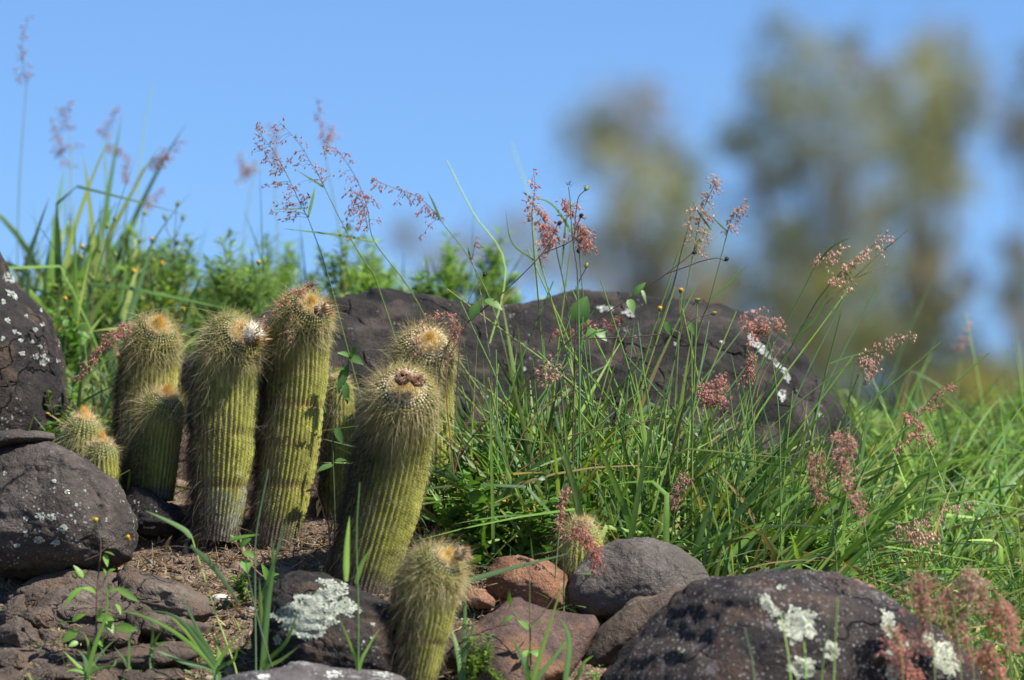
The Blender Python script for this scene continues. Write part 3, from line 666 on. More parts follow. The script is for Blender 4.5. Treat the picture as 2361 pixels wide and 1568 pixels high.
    if n:
        th2 = r.uniform(0, 6.283, n); rq = r.uniform(0, 1, n) * .26 * rtop; off = np.cos(th2)[:, None] * At + np.sin(th2)[:, None] * Bt
        hairs(a, cen + off * rq[:, None], Tt * 1.0 - off * .3 + np.array([-.15, 0, .35]) + r.normal(size=(n, 3)) * .18, r.uniform(.010, .019, n) * (1.3 - 2.2 * rq / rtop), r.normal(size=(n, 3)) * .15, .0007, np.array([.78, .53, .19]) * r.uniform(.7, 1.25, (n, 1)), r)
        part('tuft', a, M_SPINE, t, kind='stuff', label='golden tuft of young spines at the crown')
    return t, P[-1], Tt, rtop

def dried_flower(t, ctr, axis, rad, kind, seed):
    r = np.random.default_rng(seed); a = Acc(); axis = nrm(axis)
    A = nrm(np.cross(axis, [.3, .2, .9])); B = np.cross(axis, A)
    if kind == 'disc':
        lathe(a, ctr, axis, [(-.5 * rad, .55 * rad), (-.1 * rad, .8 * rad), (.15 * rad, .78 * rad), (.2 * rad, .5 * rad), (.1 * rad, .02 * rad)], 18, np.array([[.14, .07, .04], [.16, .08, .05], [.16, .08, .05], [.1, .05, .03], [.06, .03, .02]]), .1)
        for k in range(85):
            th = r.uniform(0, 6.28); o = math.cos(th) * A + math.sin(th) * B; sw = r.uniform(.6, 1.6); o2 = math.cos(th + sw) * A + math.sin(th + sw) * B
            q = r.uniform(.35, 1.0)
            pts = smooth([ctr + o * rad * q * .9, ctr + (o * .7 + o2 * .25) * rad * q + axis * rad * r.uniform(.3, .6), ctr + (o * .15 + o2 * .4) * rad * q + axis * rad * r.uniform(.2, .5)], 6)
            ribbon(a, pts, rad * r.uniform(.12, .26), np.broadcast_to(o2 + axis * r.normal() * .5, (6, 3)), np.array([.36, .21, .14]) * r.uniform(.35, 1.5), .4)
        m = 160; D = nrm(r.normal(size=(m, 3)) + axis * .6)
        hairs(a, ctr + D * rad * .6, D, r.uniform(.25, .6, m) * rad, r.normal(size=(m, 3)) * .5, .0006, np.array([.5, .34, .22]) * r.uniform(.5, 1.3, (m, 1)), r)
    else:
        n = 26
        lathe(a, ctr - axis * rad * .8, axis, [(0, .45 * rad), (.5 * rad, .7 * rad), (1.0 * rad, .62 * rad), (1.3 * rad, .3 * rad)], 12, (.2, .12, .06), .15)
        for k in range(n):
            th = r.uniform(0, 6.28); o = math.cos(th) * A + math.sin(th) * B
            pts = smooth([ctr + o * rad * .4, ctr + o * rad * .75 + axis * rad * .7, ctr + o * rad * r.uniform(.4, 1.3) + axis * rad * r.uniform(1.2, 1.7)], 5)
            ribbon(a, pts, rad * .3, np.broadcast_to(np.cross(axis, o), (5, 3)), np.array([.36, .22, .1]) * r.uniform(.5, 1.4), .3)
        m = 600 if kind == 'cotton' else 220
        D = nrm(r.normal(size=(m, 3))); up = np.array([0, -.25, .65]) if kind == 'cotton' else axis * .3
        hairs(a, ctr + D * rad * .75 + up * rad * .75, D + up * .5, r.uniform(.25, .55, m) * rad, r.normal(size=(m, 3)) * .6, .0008, np.array([.82, .77, .68] if kind == 'cotton' else [.62, .5, .36]) * r.uniform(.8, 1.1, (m, 1)), r)
        blobs(a, (ctr + up * rad * .75)[None] + nrm(r.normal(size=(26, 3))) * rad * .42, np.full(26, rad * .38), (.78, .72, .62) if kind == 'cotton' else (.5, .38, .24), 2, .1, None, r)
    part('dried_flower', a, M_DRY, t)

c1 = cactus('tall slim cactus with golden crown, at the left end of the tall row', [(332, 1150, .66), (336, 1000, .66), (343, 860, .655), (350, 800, .64), (367, 749, .605)], [60, 68, 70, 67, 58], 1, hairlen=1.05, tuft=1.3, nrib=36)
c1b = cactus('half-height cactus with orange tuft, shaded low down, in front of the tall left cactus', [(348, 1150, .55), (358, 1050, .55), (372, 960, .54), (387, 907, .522)], [52, 58, 56, 50], 2, hairlen=1.15, tuft=1.6, nrib=32)
ca = cactus('small cactus ball with orange tuft peeking up behind the lichen-spotted boulder', [(190, 1110, .56), (193, 1040, .555), (197, 962, .545)], [44, 48, 40], 3, hairlen=.85, tuft=1.6, nrib=24)
cb = cactus('smallest cactus, leaning at the upper edge of the lichen-spotted boulder', [(240, 1140, .5), (236, 1080, .495), (236, 1018, .485)], [36, 40, 34], 4, hairlen=.8, tuft=1.5, nrib=22)
c2 = cactus('thick cactus with a cottony dried flower and a grey lichened foot, left of the tallest', [(498, 1250, .47), (508, 1150, .47), (516, 1000, .465), (524, 860, .455), (534, 800, .44), (560, 763, .402)], [50, 64, 78, 79, 75, 64], 5, nrib=38, bands=[(.48, .02, .03), (.25, .02, .04)], lichened=True, hairlen=1.05, tuft=.3)
dried_flower(c2[0], W(585, 780, .375), [.75, -.5, .25], .0175, 'cotton', 1)
c3 = cactus('tallest cactus, with brown growth rings and a dried flower on its crown', [(628, 1262, .49), (648, 1160, .49), (668, 1020, .49), (682, 880, .485), (690, 765, .465), (719, 700, .415)], [56, 64, 72, 75, 74, 60], 6, nrib=38, bands=[(.555, .016, .045), (.70, .02, .015), (.24, .02, .05), (.40, .02, .012)], hairlen=1.0, tuft=.4)
dried_flower(c3[0], W(742, 714, .385), [.85, -.5, .1], .0145, 'fluff', 2)
c4 = cactus('narrow cactus half hidden between the tallest cactus and the big leaning cactus', [(772, 1230, .6), (778, 1080, .6), (782, 960, .6), (782, 870, .59)], [34, 38, 38, 30], 7, nrib=22, tuft=.3)
c6 = cactus('cactus with a white woolly crown standing behind the big leaning cactus', [(965, 1230, .56), (968, 1080, .56), (970, 930, .555), (974, 840, .53), (992, 784, .482)], [66, 76, 79, 77, 66], 8, nrib=38, crown=1.35, tuft=.35, woolr=.8)
c5 = cactus('big leaning cactus with two brown dried flowers facing forward on its crown', [(826, 1375, .30), (850, 1285, .30), (884, 1160, .295), (912, 1035, .28), (926, 950, .245), (936, 888, .18)], [74, 82, 88, 87, 84, 74], 9, nrib=40, crown=1.25, tuft=.12, hairlen=1.12, woolr=.8, dome=.7)
dried_flower(c5[0], W(928, 872, .152), [-.08, -.85, .45], .0155, 'disc', 3)
dried_flower(c5[0], W(962, 878, .156), [.25, -.85, .38], .0132, 'disc', 4)
c7 = cactus('short bristly cactus in front of all the others, a dried flower jutting from it', [(948, 1600, .0), (962, 1520, .0), (978, 1430, -.005), (990, 1345, -.015), (1034, 1282, -.045)], [48, 58, 69, 74, 60], 10, nrib=34, hair=1.25, hairlen=1.15, tuft=.2, bands=[(.36, .02, .03)])
dried_flower(c7[0], W(1062, 1277, -.055), [.95, -.3, .15], .012, 'fluff', 5)
c8 = cactus('small tousled cactus half hidden in grass behind the smooth grey stone', [(1338, 1360, .27), (1340, 1280, .27), (1344, 1200, .265)], [50, 54, 40], 11, nrib=24, hairlen=.95, tuft=.3, dark=.7)

# ------------------------------------------------------------------ trees far behind the crest
def tree(label, trunk_px, Yt, clumps, tone, seed, group='trees beyond the crest'):
    """clumps: (px,py,radius px) of the crown, at depth Yt +- ; a tapered trunk and limbs carry them"""
    r = np.random.default_rng(seed); s = MPX(Yt)
    bx = (trunk_px - PW / 2) * s; base = np.array([bx, Yt, float(gz(bx, Yt)) - .1])
    t = thing('tree', label, 'tree', base, group)
    cl = [(W(x, y, Yt + r.normal() * 1.0), q * s) for x, y, q in clumps]
    cz = np.array([c[0] for c in cl]); fork = np.array([bx * .6 + cz[:, 0].mean() * .4, Yt, base[2] + (cz[:, 2].min() - base[2]) * .8])
    a = Acc(); H = cz[:, 2].max() - base[2]; rb = .012 * H
    tube(a, smooth([base, base * .5 + fork * .5 + [r.normal() * .15, 0, 0], fork], 10), np.linspace(rb * 1.3, rb * .75, 10), 8, (.12, .10, .085))
    for c, q in cl:
        mid = fork * .5 + c * .5 + r.normal(size=3) * q * .4
        tube(a, smooth([fork, mid, c + [0, 0, q * .3]], 8), np.linspace(rb * .35, rb * .08, 8), 5, (.12, .10, .085))
    part('trunk', a, M_BARK, t)
    a = Acc()
    for c, q in cl:
        q = q * 1.75; n = int((190 if tone[-1][0] > .13 else 240) * (q / .5) ** 1.6) + 30
        sub = c + nrm(r.normal(size=(9, 3))) * q * r.uniform(.35, .95, (9, 1)); k = r.integers(0, 9, n)
        P = sub[k] + r.normal(size=(n, 3)) * q * .27
        col = np.array(tone[r.integers(0, len(tone))]) * r.uniform(.6, 1.4, (n, 1))
        blades(a, P, r.normal(size=(n, 3)) + [0, 0, -.3], r.uniform(.1, .22, n), r.uniform(.07, .13, n), r.normal(size=(n, 3)) * .2, col, 1, .1, .2, r)
    part('crown', a, M_LEAF, t, kind='stuff')
OL = [(.20, .20, .055), (.17, .18, .06), (.29, .265, .05)]; GY = [(.20, .19, .13), (.24, .205, .16), (.18, .19, .10)]; DK = [(.075, .085, .05), (.10, .105, .06)]
tree('small olive-green blurred tree standing apart, nearest to the picture centre', 1540, 78, [(1455, 262, 60), (1395, 335, 62), (1490, 345, 70), (1440, 420, 62), (1525, 430, 60), (1500, 500, 72), (1560, 520, 50), (1545, 570, 40), (1390, 590, 30), (1330, 560, 26), (1350, 300, 34), (1560, 350, 40), (1590, 450, 36), (1420, 500, 44), (1600, 560, 36), (1480, 600, 50), (1650, 640, 44), (1580, 660, 50)], OL + GY, 1)
tree('broad grey-green blurred tree with a bare-looking top in the tree group', 1900, 84, [(1795, 130, 48), (1760, 235, 46), (1850, 200, 62), (1930, 235, 66), (1965, 100, 30), (1965, 160, 36), (1740, 330, 56), (1800, 380, 44), (1900, 330, 64), (1960, 410, 46), (1900, 470, 46), (1950, 530, 60), (1890, 585, 64), (1835, 660, 60), (1760, 420, 40), (1700, 300, 40), (1830, 290, 55), (1990, 320, 50), (1830, 530, 50), (1780, 560, 44), (1990, 590, 50), (2010, 240, 44), (1720, 480, 40), (1860, 120, 36)], GY + OL, 2)
tree('tallest blurred tree with an upright crown behind the pink drooping grass', 2115, 88, [(2160, 95, 42), (2130, 180, 60), (2205, 165, 56), (2080, 270, 58), (2150, 280, 70), (2215, 250, 40), (2090, 370, 58), (2145, 390, 46), (2120, 470, 44), (2085, 560, 52), (2160, 560, 34), (2040, 640, 60), (2100, 330, 50), (2050, 180, 40), (2040, 440, 46), (2190, 340, 50), (2200, 430, 40), (2170, 640, 44), (2130, 700, 50), (2240, 210, 36), (2030, 520, 44)], GY + OL, 3)
tree('low dense dark-green tree filling the gap beneath the taller blurred trees', 1960, 72, [(1900, 720, 62), (1980, 700, 66), (1830, 750, 46), (2050, 730, 60), (1950, 800, 70), (2030, 830, 62), (2100, 790, 54), (1890, 850, 60), (2120, 880, 58), (1990, 910, 70), (2180, 930, 50), (2230, 990, 60), (2130, 1010, 70), (1800, 690, 30), (1760, 780, 50), (1840, 900, 60), (1780, 880, 50), (2080, 940, 64), (2060, 1010, 70), (1940, 990, 70), (2150, 850, 50), (2000, 780, 60)], OL[:2] + DK + DK, 4)
tree('low dark tree under the tall upright crown, next to the cut-off tree', 2240, 70, [(2190, 800, 44), (2240, 860, 50), (2200, 900, 56), (2280, 900, 50), (2300, 980, 60), (2240, 960, 60), (2340, 1020, 60), (2180, 1000, 60), (2170, 740, 34), (2310, 860, 36)], DK + OL, 14)
tree('low scrubby tree on the skyline left of the tall tree group', 1640, 82, [(1640, 700, 50), (1700, 720, 50), (1590, 720, 44), (1740, 660, 44), (1680, 620, 40), (1620, 780, 50), (1700, 800, 50), (1540, 690, 40), (1500, 660, 40)], GY + DK, 15)
tree('dark blurred tree cut off by the right picture edge', 2390, 80, [(2350, 275, 42), (2390, 220, 60), (2340, 330, 30), (2400, 340, 60), (2345, 570, 36), (2380, 640, 56), (2330, 690, 34), (2370, 780, 40), (2350, 900, 44), (2290, 930, 44), (2380, 960, 60), (2260, 870, 34), (2330, 1000, 60), (2230, 640, 26), (2200, 700, 26)], GY + DK, 5)
tree('low grey blurred bush behind the weeds between the two tall cacti and the lone tree', 1060, 95, [(945, 560, 30), (1040, 590, 40), (1110, 570, 36), (1180, 540, 34), (1230, 590, 42), (1300, 600, 44), (1370, 640, 50), (1460, 650, 50), (1000, 620, 40)], GY, 6)

# ------------------------------------------------------------------ grass and weeds
GC = np.array([[.125, .235, .042], [.10, .19, .055], [.19, .295, .058], [.11, .19, .08], [.225, .285, .075]])
def gcol(n, r, k=1.0): return np.where(r.uniform(size=(n, 1)) < .06, [.26, .19, .085], GC[r.integers(0, 5, n)]) * r.uniform(.55, 1.35, (n, 1)) * k
def scatter(n, x0, x1, y0, y1, r, foc=None):
    px = r.uniform(x0, x1, n) if foc is None else np.clip(r.normal(foc[0], foc[1], n), x0, x1)
    yy = r.uniform(y0, y1, n); x = (px - PW / 2) * KPX * (yy + DIST)
    return np.stack([x, yy, gz(x, yy) - .004], 1)
def turf(a, n, x0, x1, y0, y1, r, L=(.08, .25), wid=(.003, .0065), lean=(0, 0), foc=None, spread=.45, k=1.0, kinks=.3):
    B = scatter(n, x0, x1, y0, y1, r, foc)
    D = np.stack([r.normal(lean[0], spread, n), r.normal(lean[1], spread * .6, n), np.ones(n)], 1); D = nrm(D)
    Ls = r.uniform(*L, n) * r.uniform(.6, 1.0, n)
    bd = D * [1, 1, 0] * r.uniform(0, .5, (n, 1)) + np.array([0, 0, -1]) * r.uniform(0, .38, (n, 1))
    kt = np.where(r.uniform(size=n) < kinks, r.uniform(.35, .7, n), 2.0)
    kv = np.stack([r.normal(0, .8, n), r.normal(0, .5, n), r.uniform(-1.3, -.3, n)], 1)
    blades(a, B, D, Ls, r.uniform(*wid, n), bd, gcol(n, r, k), 7, .5, .25, r, (kt, kv))
r_ = np.random.default_rng(21)
a = Acc()
turf(a, 660, 1020, 1900, .38, .70, r_, (.14, .40), (.005, .013), (.12, -.05), None, .5)
turf(a, 560, 1350, 1950, .28, .62, r_, (.18, .46), (.005, .0135), (.25, -.05), (1640, 140), .45)
turf(a, 520, 1080, 1550, .40, .68, r_, (.16, .45), (.005, .0135), (-.12, -.05), (1330, 110), .4)
turf(a, 380, 1150, 2050, .25, .55, r_, (.05, .16), (.005, .011), (.2, -.2), None, .9)
turf(a, 240, 1640, 2000, .45, .72, r_, (.22, .46), (.0035, .009), (.12, -.03), None, .4)
turf(a, 70, 1262, 1420, .19, .25, r_, (.05, .12), (.003, .006), (.05, -.1), None, .5)
turf(a, 150, 1650, 2250, .12, .4, r_, (.12, .36), (.0025, .005), (1.6, -.1), None, .5, 1.0, .1)
for k in range(85):                                            # bare culms
    px, yy = r_.uniform(1100, 1850), r_.uniform(.4, .7); p = GP(px, yy); L = r_.uniform(.25, .5); dx = r_.normal(.02, .36)
    q = p + np.array([dx * L, r_.normal() * .05, L]); mid = (p + q) / 2 + np.array([-dx * L * .12, 0, .01])
    tube(a, smooth([p, mid, q], 8), np.linspace(.0022, .0011, 8), 5, GC[r_.integers(0, 5)] * r_.uniform(1.0, 1.7))
solo('grass', a, M_GRASS, 'tall tangled green grass in front of the huge dark boulder', 'grass', kind='stuff')
a = Acc()
turf(a, 1700, 1880, 2600, .45, 2.3, r_, (.07, .28), (.004, .010), (.1, -.05), None, .5, 1.25)
turf(a, 900, 1950, 2500, .1, .6, r_, (.06, .2), (.0035, .008), (.1, -.05), None, .6, 1.25)
turf(a, 130, 1950, 2450, .6, 1.9, r_, (.25, .45), (.004, .008), (.15, 0), None, .45, 1.15)
turf(a, 500, 2150, 2500, -.35, .1, r_, (.06, .2), (.003, .006), (.1, -.05), None, .6, 1.0)
solo('grass', a, M_GRASS, 'bright green grass covering the slope on the right', 'grass', kind='stuff')
a = Acc()
turf(a, 1100, -120, 1000, .85, 2.2, r_, (.06, .18), (.003, .007), (.05, -.05), None, .5, 1.35)
turf(a, 260, -80, 330, .55, 1.1, r_, (.1, .26), (.005, .010), (.1, -.1), None, .5, 1.15)
turf(a, 80, 0, 330, 1.2, 1.9, r_, (.28, .52), (.008, .016), (.06, 0), (140, 80), .25, 1.2, .2)
turf(a, 260, -80, 520, 1.2, 2.3, r_, (.14, .28), (.004, .009), (.05, -.05), None, .4, 1.25)
turf(a, 160, 520, 1050, 1.3, 2.2, r_, (.12, .26), (.004, .008), (.05, -.05), None, .4, 1.25)
turf(a, 60, -60, 60, .5, .7, r_, (.1, .22), (.006, .013), (.3, -.3), None, .5, 1.2)
turf(a, 26, 330, 1150, 1.3, 2.1, r_, (.25, .4), (.003, .005), (.05, 0), None, .3, 1.1, .3)
a2 = Acc(); turf(a2, 130, 0, 560, -.08, .2, r_, (.015, .05), (.002, .005), (0, -.2), None, .8, 1.2); turf(a2, 60, 950, 1400, -.08, .15, r_, (.02, .06), (.002, .005), (0, -.2), None, .7, 1.2)
turf(a2, 60, 480, 860, .1, .4, r_, (.012, .04), (.002, .004), (0, -.2), None, .8, 1.2)
solo('grass', a2, M_GRASS, 'short sparse grass sprouting between the stones in front', 'grass', kind='stuff')
solo('grass', a, M_GRASS, 'soft green grass along the crest behind the cacti', 'grass', kind='stuff')

# feathery weeds and broad-leaved herbs: a few kinds, each plant its own object
def herb_proto(kind, seed):
    r = np.random.default_rng(seed); st = Acc(); lf = Acc(); H = 1.0
    nb = r.integers(4, 7)
    stems = [np.array([[0, 0, 0], [r.normal() * .04, r.normal() * .04, .5], [r.normal() * .09, r.normal() * .09, 1.0]])]
    for k in range(nb):
        z0 = r.uniform(.12, .6); th = r.uniform(0, 6.28); d = np.array([math.cos(th), math.sin(th), 0]); L = r.uniform(.25, .5)
        p0 = smooth(stems[0], 20)[int(z0 * 19)]
        stems.append(np.array([p0, p0 + d * L * .35 + [0, 0, L * .5], p0 + d * L * .55 + [0, 0, L]]))
    for k, s in enumerate(stems):
        P = smooth(s, 14); tube(st, P, np.linspace(.011 if k == 0 else .007, .004, 14), 5, (.16, .15, .06) if r.uniform() < .6 else (.17, .1, .07))
        T = nrm(np.gradient(P, axis=0))
        for i in range(2, 14):
            th0 = r.uniform(0, 6.28)
            for q in range(3 if kind == 'feather' else 2):
                th = th0 + q * (2.1 if kind == 'feather' else 3.14); d = np.array([math.cos(th), math.sin(th), 0.0]); d = nrm(d + T[i] * r.uniform(.3, .9))
                if kind == 'feather':
                    g = (GC[r.integers(0, 3)] * .85 + [.03, .03, .03]) * r.uniform(.9, 1.9); L = r.uniform(.10, .19)
                    leaf(lf, P[i], P[i] + d * L, L * .2, np.array([0, 0, 1.0]), g, r.uniform(0, .4), 0, .3, 4, 'lance')
                    for sgn in (-1, 1):
                        e = nrm(np.cross(d, [0, 0, 1])) * sgn; b0 = P[i] + d * L * .4
                        leaf(lf, b0, b0 + (d * .6 + e * .7) * L * .5, L * .13, np.array([0, 0, 1.0]), g, .2, 0, .3, 3, 'lance')
                else:
                    L = r.uniform(.11, .2) * (1.2 - .5 * i / 14); g = np.array([.09, .19, .034]) * r.uniform(.6, 1.5)
                    if r.uniform() < .04: g = np.array([.4, .33, .04])
                    leaf(lf, P[i] + d * .02, P[i] + d * L + [0, 0, -.02], L * .55, nrm(np.array([r.normal() * .4, -.35 + r.normal() * .4, 1.0])), g, r.uniform(.1, .5), 0, .25, 5)
    return st.mesh('stem', M_STEM), lf.mesh('leaves', M_LEAF)
PROTO = {'feather': [herb_proto('feather', 10 + k) for k in range(5)], 'broad': [herb_proto('broad', 30 + k) for k in range(4)]}
def plant(kind, px, Y, h, label, group, name, r, rz=None):
    st, lf = PROTO[kind][r.integers(0, len(PROTO[kind]))]
    o = thing(name, label, 'weed', GP(px, Y) - [0, 0, .004], group)
    o.scale = (h * r.uniform(.85, 1.2), h * r.uniform(.85, 1.2), h); o.rotation_euler = (r.normal() * .12, r.normal() * .12, r.uniform(0, 6.28))
    for nm, me in (('stem', st), ('leaves', lf)):
        c = bpy.data.objects.new(nm, me); COL.objects.link(c); c.parent = o
        if nm == 'leaves': c['kind'] = 'stuff'
    return o
r_ = np.random.default_rng(5)
RANK = ['tallest', 'second tallest', 'third tallest', 'fourth tallest', 'fifth tallest', 'sixth tallest', 'seventh tallest', 'eighth tallest', 'ninth tallest', 'tenth tallest']
def stand(kind, n, x0, x1, y0, y1, h0, h1, what, where, group, name):
    """n plants on one patch, ranked by the height of their tips in the picture so that each has a label of its own"""
    spots = []
    for k in range(n):
        px, Y, h = r_.uniform(x0, x1), r_.uniform(y0, y1), r_.uniform(h0, h1); g = GP(px, Y)
        spots.append(((g[2] + h - CAM[2]) / (Y + DIST), px, Y, h))
    for q, (_, px, Y, h) in enumerate(sorted(spots, reverse=True)):
        plant(kind, px, Y, h, '%s %s %s' % (RANK[q], what, where), group, name, r_)
for n, x0, x1, w in [(8, 60, 230, 'above the two smallest cacti'), (9, 230, 410, 'behind the tall left cactus'), (9, 410, 590, 'behind the cottony-flowered cactus'), (9, 590, 760, 'behind the tallest cactus'), (9, 760, 900, 'behind the gap right of the tallest cactus'), (8, 900, 1040, 'behind the woolly-crowned cactus')]:
    stand('feather', n - 1, x0, x1, 1.3, 2.4, .09, .21, 'feathery weed on the crest', w, 'feathery weeds on the crest', 'feathery_weed')
    stand('broad', 2, x0, x1, 1.1, 1.7, .10, .18, 'broad-leaved weed on the crest', w, 'broad-leaved weeds on the crest', 'leafy_weed')
for n, x0, x1, w in [(4, 1060, 1200, 'left of the pink trio'), (4, 1290, 1480, 'right of the pink trio'), (4, 1500, 1720, 'beneath the pale plumes')]:
    stand('feather', n, x0, x1, 1.6, 2.2, .10, .21, 'feathery weed behind the huge boulder', w, 'feathery weeds behind the boulder', 'feathery_weed')
for n, x0, x1, w in [(8, 1960, 2080, 'next to the boulder'), (8, 2080, 2220, 'below the pinkest sprays'), (8, 2220, 2400, 'at the right edge')]:
    stand('feather', n, x0, x1, .9, 2.1, .08, .17, 'feathery weed on the right slope', w, 'feathery weeds on the right slope', 'feathery_weed')
for n, x0, x1, w in [(7, 1045, 1085, 'close to the leaning cactus'), (8, 1085, 1160, 'behind the small flat ochre stone'), (8, 1150, 1280, 'behind the orange-brown stone')]:
    stand('broad', n, x0, x1, .34, .55, .08, .17, 'broad-leaved herb', w, 'broad-leaved herbs beside the leaning cactus', 'leafy_herb')
for n, x0, x1, w in [(7, -20, 120, 'under the dotted dark boulder'), (7, 120, 270, 'behind the two smallest cacti')]:
    stand('broad', n, x0, x1, .6, .85, .08, .17, 'leafy herb', w, 'leafy herbs behind the small cacti', 'leafy_herb')
for n, x0, x1, w in [(9, 1280, 1560, 'above the small tousled cactus'), (9, 1560, 1900, 'behind the speckled boulder')]:
    stand('broad', n, x0, x1, .35, .55, .08, .16, 'broad-leaved herb in the tall grass', w, 'broad-leaved herbs in the tall grass', 'leafy_herb')
for (px, Y, h, w) in [(700, .3, .05, 'at the foot of the tallest cactus'), (745, .24, .065, 'close to the leaning cactus foot'), (560, .26, .06, 'below the lichened-foot cactus'), (640, .26, .055, 'right beside the egg-shaped pebble')]:
    plant('broad', px, Y, h, 'tiny leafy seedling on bare soil ' + w, 'seedlings on the bare soil', 'seedling', r_)
for (px, Y, h, w) in [(1120, .03, .10, 'at the middle of the reddish slab'), (1165, .0, .07, 'right of the largest feathery seedling'), (1380, .03, .05, 'at the tip of the long brown stone'), (1085, .0, .08, 'close to the front cactus base')]:
    plant('feather', px, Y, h, 'feathery seedling ' + w, 'feathery seedlings over the reddish slab', 'seedling', r_)

# ------------------------------------------------------------------ pink-flowered grasses
PK = {'rose': ([.69, .26, .28], [.84, .53, .54], [.44, .12, .135]), 'pale': ([.77, .46, .46], [.88, .76, .75], [.50, .19, .19]),
      'dark': ([.50, .20, .225], [.72, .44, .45], [.24, .09, .11]), 'red': ([.63, .21, .21], [.77, .41, .40], [.44, .115, .115])}
def panicle(acc, rach, nb, blen, nsp, droop, fuzz, tone, r, L=.0074, side=None, stemcol=(.2, .2, .1), t0=0.0):
    P = smooth(rach, 40); T = nrm(np.gradient(P, axis=0)); ax = nrm(P[-1] - P[0])
    tube(acc, P, np.linspace(.0008, .0003, 40), 4, stemcol)
    sB, sD = [], []
    for k in range(nb):
        t = t0 + (1 - t0) * (k + r.uniform(0, .9)) / nb; i = int(t * 39); d = nrm(np.cross(T[i], r.normal(size=3)))
        if side is not None: d = nrm(d + np.asarray(side) * r.uniform(.4, 1.2))
        l = blen * (1.05 - .75 * t) * r.uniform(.5, 1.15)
        d = nrm(d + T[i] * r.uniform(.3, 1.0))
        B = P[i] + l * (d * np.linspace(0, 1, 7)[:, None] + np.array([0, 0, -droop]) * (np.linspace(0, 1, 7) ** 2)[:, None])
        tube(acc, B, np.linspace(.0004, .00018, 7), 3, stemcol)
        m = max(2, int(nsp * (1.2 - .7 * t) * r.uniform(.6, 1.3))) if nsp else 1
        u = np.clip(r.uniform(.22, 1.02, m), 0, 1); q = np.stack([np.interp(u, np.linspace(0, 1, 7), B[:, j]) for j in range(3)], 1)
        sB.append(q + r.normal(size=(m, 3)) * .0022 * (1 + fuzz)); sD.append(nrm(B[-1] - B[0]) * .5 + np.array([0, 0, -.55 * droop * 1.6]) + r.normal(size=(m, 3)) * .45)
    sB = np.vstack(sB); sD = np.vstack(sD); n = len(sB); c = np.array(PK[tone])
    w = r.dirichlet([.9, .8, .6], n); col = w @ c; col = col * r.uniform(.75, 1.25, (n, 1))
    Ls = L * r.uniform(.7, 1.25, n)
    spindles(acc, sB, sD, Ls, Ls * .185, col, c[2])
    h = 6 + int(5 * fuzz); B2 = np.repeat(sB, h, 0); D2 = np.repeat(nrm(sD), h, 0) + r.normal(size=(n * h, 3)) * .5
    hairs(acc, B2, D2, np.repeat(Ls, h) * r.uniform(.7, 1.3, n * h), r.normal(size=(n * h, 3)) * .2, .00022 + .00008 * fuzz, np.clip(np.repeat(col, h, 0) * .45 + np.array([.42, .34, .32]), 0, .9), r)
def pgrass(label, stem, Yb, Yt, rachs, seed, nb=22, blen=55, nsp=7, droop=.5, fuzz=.3, tone='rose', leaves=(), col=(.13, .2, .06), grnd=True, rad=.0016, side=None, L=.0074, group='pink-flowered grasses'):
    """stem: picture-grid points from the root up; rachs: list of flower-head axes"""
    r = np.random.default_rng(seed); S = WP(stem, Yb, Yt)
    if grnd:
        g = GP(stem[0][0], Yb); S = np.vstack([[g - [0, 0, .004]], S]) if S[0][2] - g[2] > .015 else np.vstack([[g - [0, 0, .004]], S[1:]])
    t = thing('pink_grass', label, 'grass', S[0], group)
    a = Acc(); n = 26; P = smooth(S, n); tube(a, P, np.linspace(rad, rad * .5, n), 6, np.array(col) * np.linspace(1, 1.25, n)[:, None])
    part('culm', a, M_STEM, t)
    s = MPX(Yt)
    for rc in rachs:
        a = Acc(); panicle(a, WP(rc, Yt), nb, blen * s, nsp, droop, fuzz, tone, r, L, side)
        part('flower_head', a, M_FLOR, t, kind='stuff')
    for lv in leaves:
        a = Acc(); w = lv[-1] if np.isscalar(lv[-1]) else 8; pts = [p for p in lv if not np.isscalar(p)]
        Q = smooth(WP(pts, Yt), 12); Q[:, 1] += np.linspace(0, .02, 12) * r.normal()
        ribbon(a, Q, w * s, np.broadcast_to(np.array([.3 * r.normal(), -.8, .6]) if abs(Q[-1][0] - Q[0][0]) < abs(Q[-1][2] - Q[0][2]) * 0 else np.cross(Q[-1] - Q[0], [0, -1, .25 + .2 * r.normal()]), (12, 3)), np.array([.1, .185, .05]) * r.uniform(.8, 1.3)); part('leaf', a, M_GRASS, t)
    return t
pgrass('tall grass with a wide feathery pink head, leftmost of the sharp ones above the tallest cactus', [(850, 1000), (800, 800), (752, 620), (710, 502)], .7, .62, [[(710, 502), (694, 473), (663, 406), (638, 360), (612, 324), (587, 296)]], 1, 30, 92, 9, .35, .2, 'dark', [[(710, 502), (722, 450), (726, 425), 7], [(708, 480), (670, 483), (630, 485), 5]], side=(-.3, 0, 0))
pgrass('tall grass whose narrow pink head leans left, crossing the wide feathery one', [(940, 900), (872, 661), (844, 610), (797, 530), (748, 432)], .68, .6, [[(748, 432), (735, 406), (715, 373), (694, 337), (668, 306), (643, 280)]], 2, 20, 60, 6, .4, .15, 'dark', [[(748, 432), (720, 418), (683, 398), 8]])
pgrass('tall grass with a loose drooping pink head right of the crossing pair', [(1040, 950), (1000, 780), (941, 661), (864, 558), (849, 489)], .7, .64, [[(849, 489), (838, 450), (812, 395), (775, 345), (750, 338)], [(849, 530), (835, 470), (815, 440)]], 3, 20, 62, 7, .75, .2, 'rose', [[(864, 558), (790, 545), (650, 530), 8]])
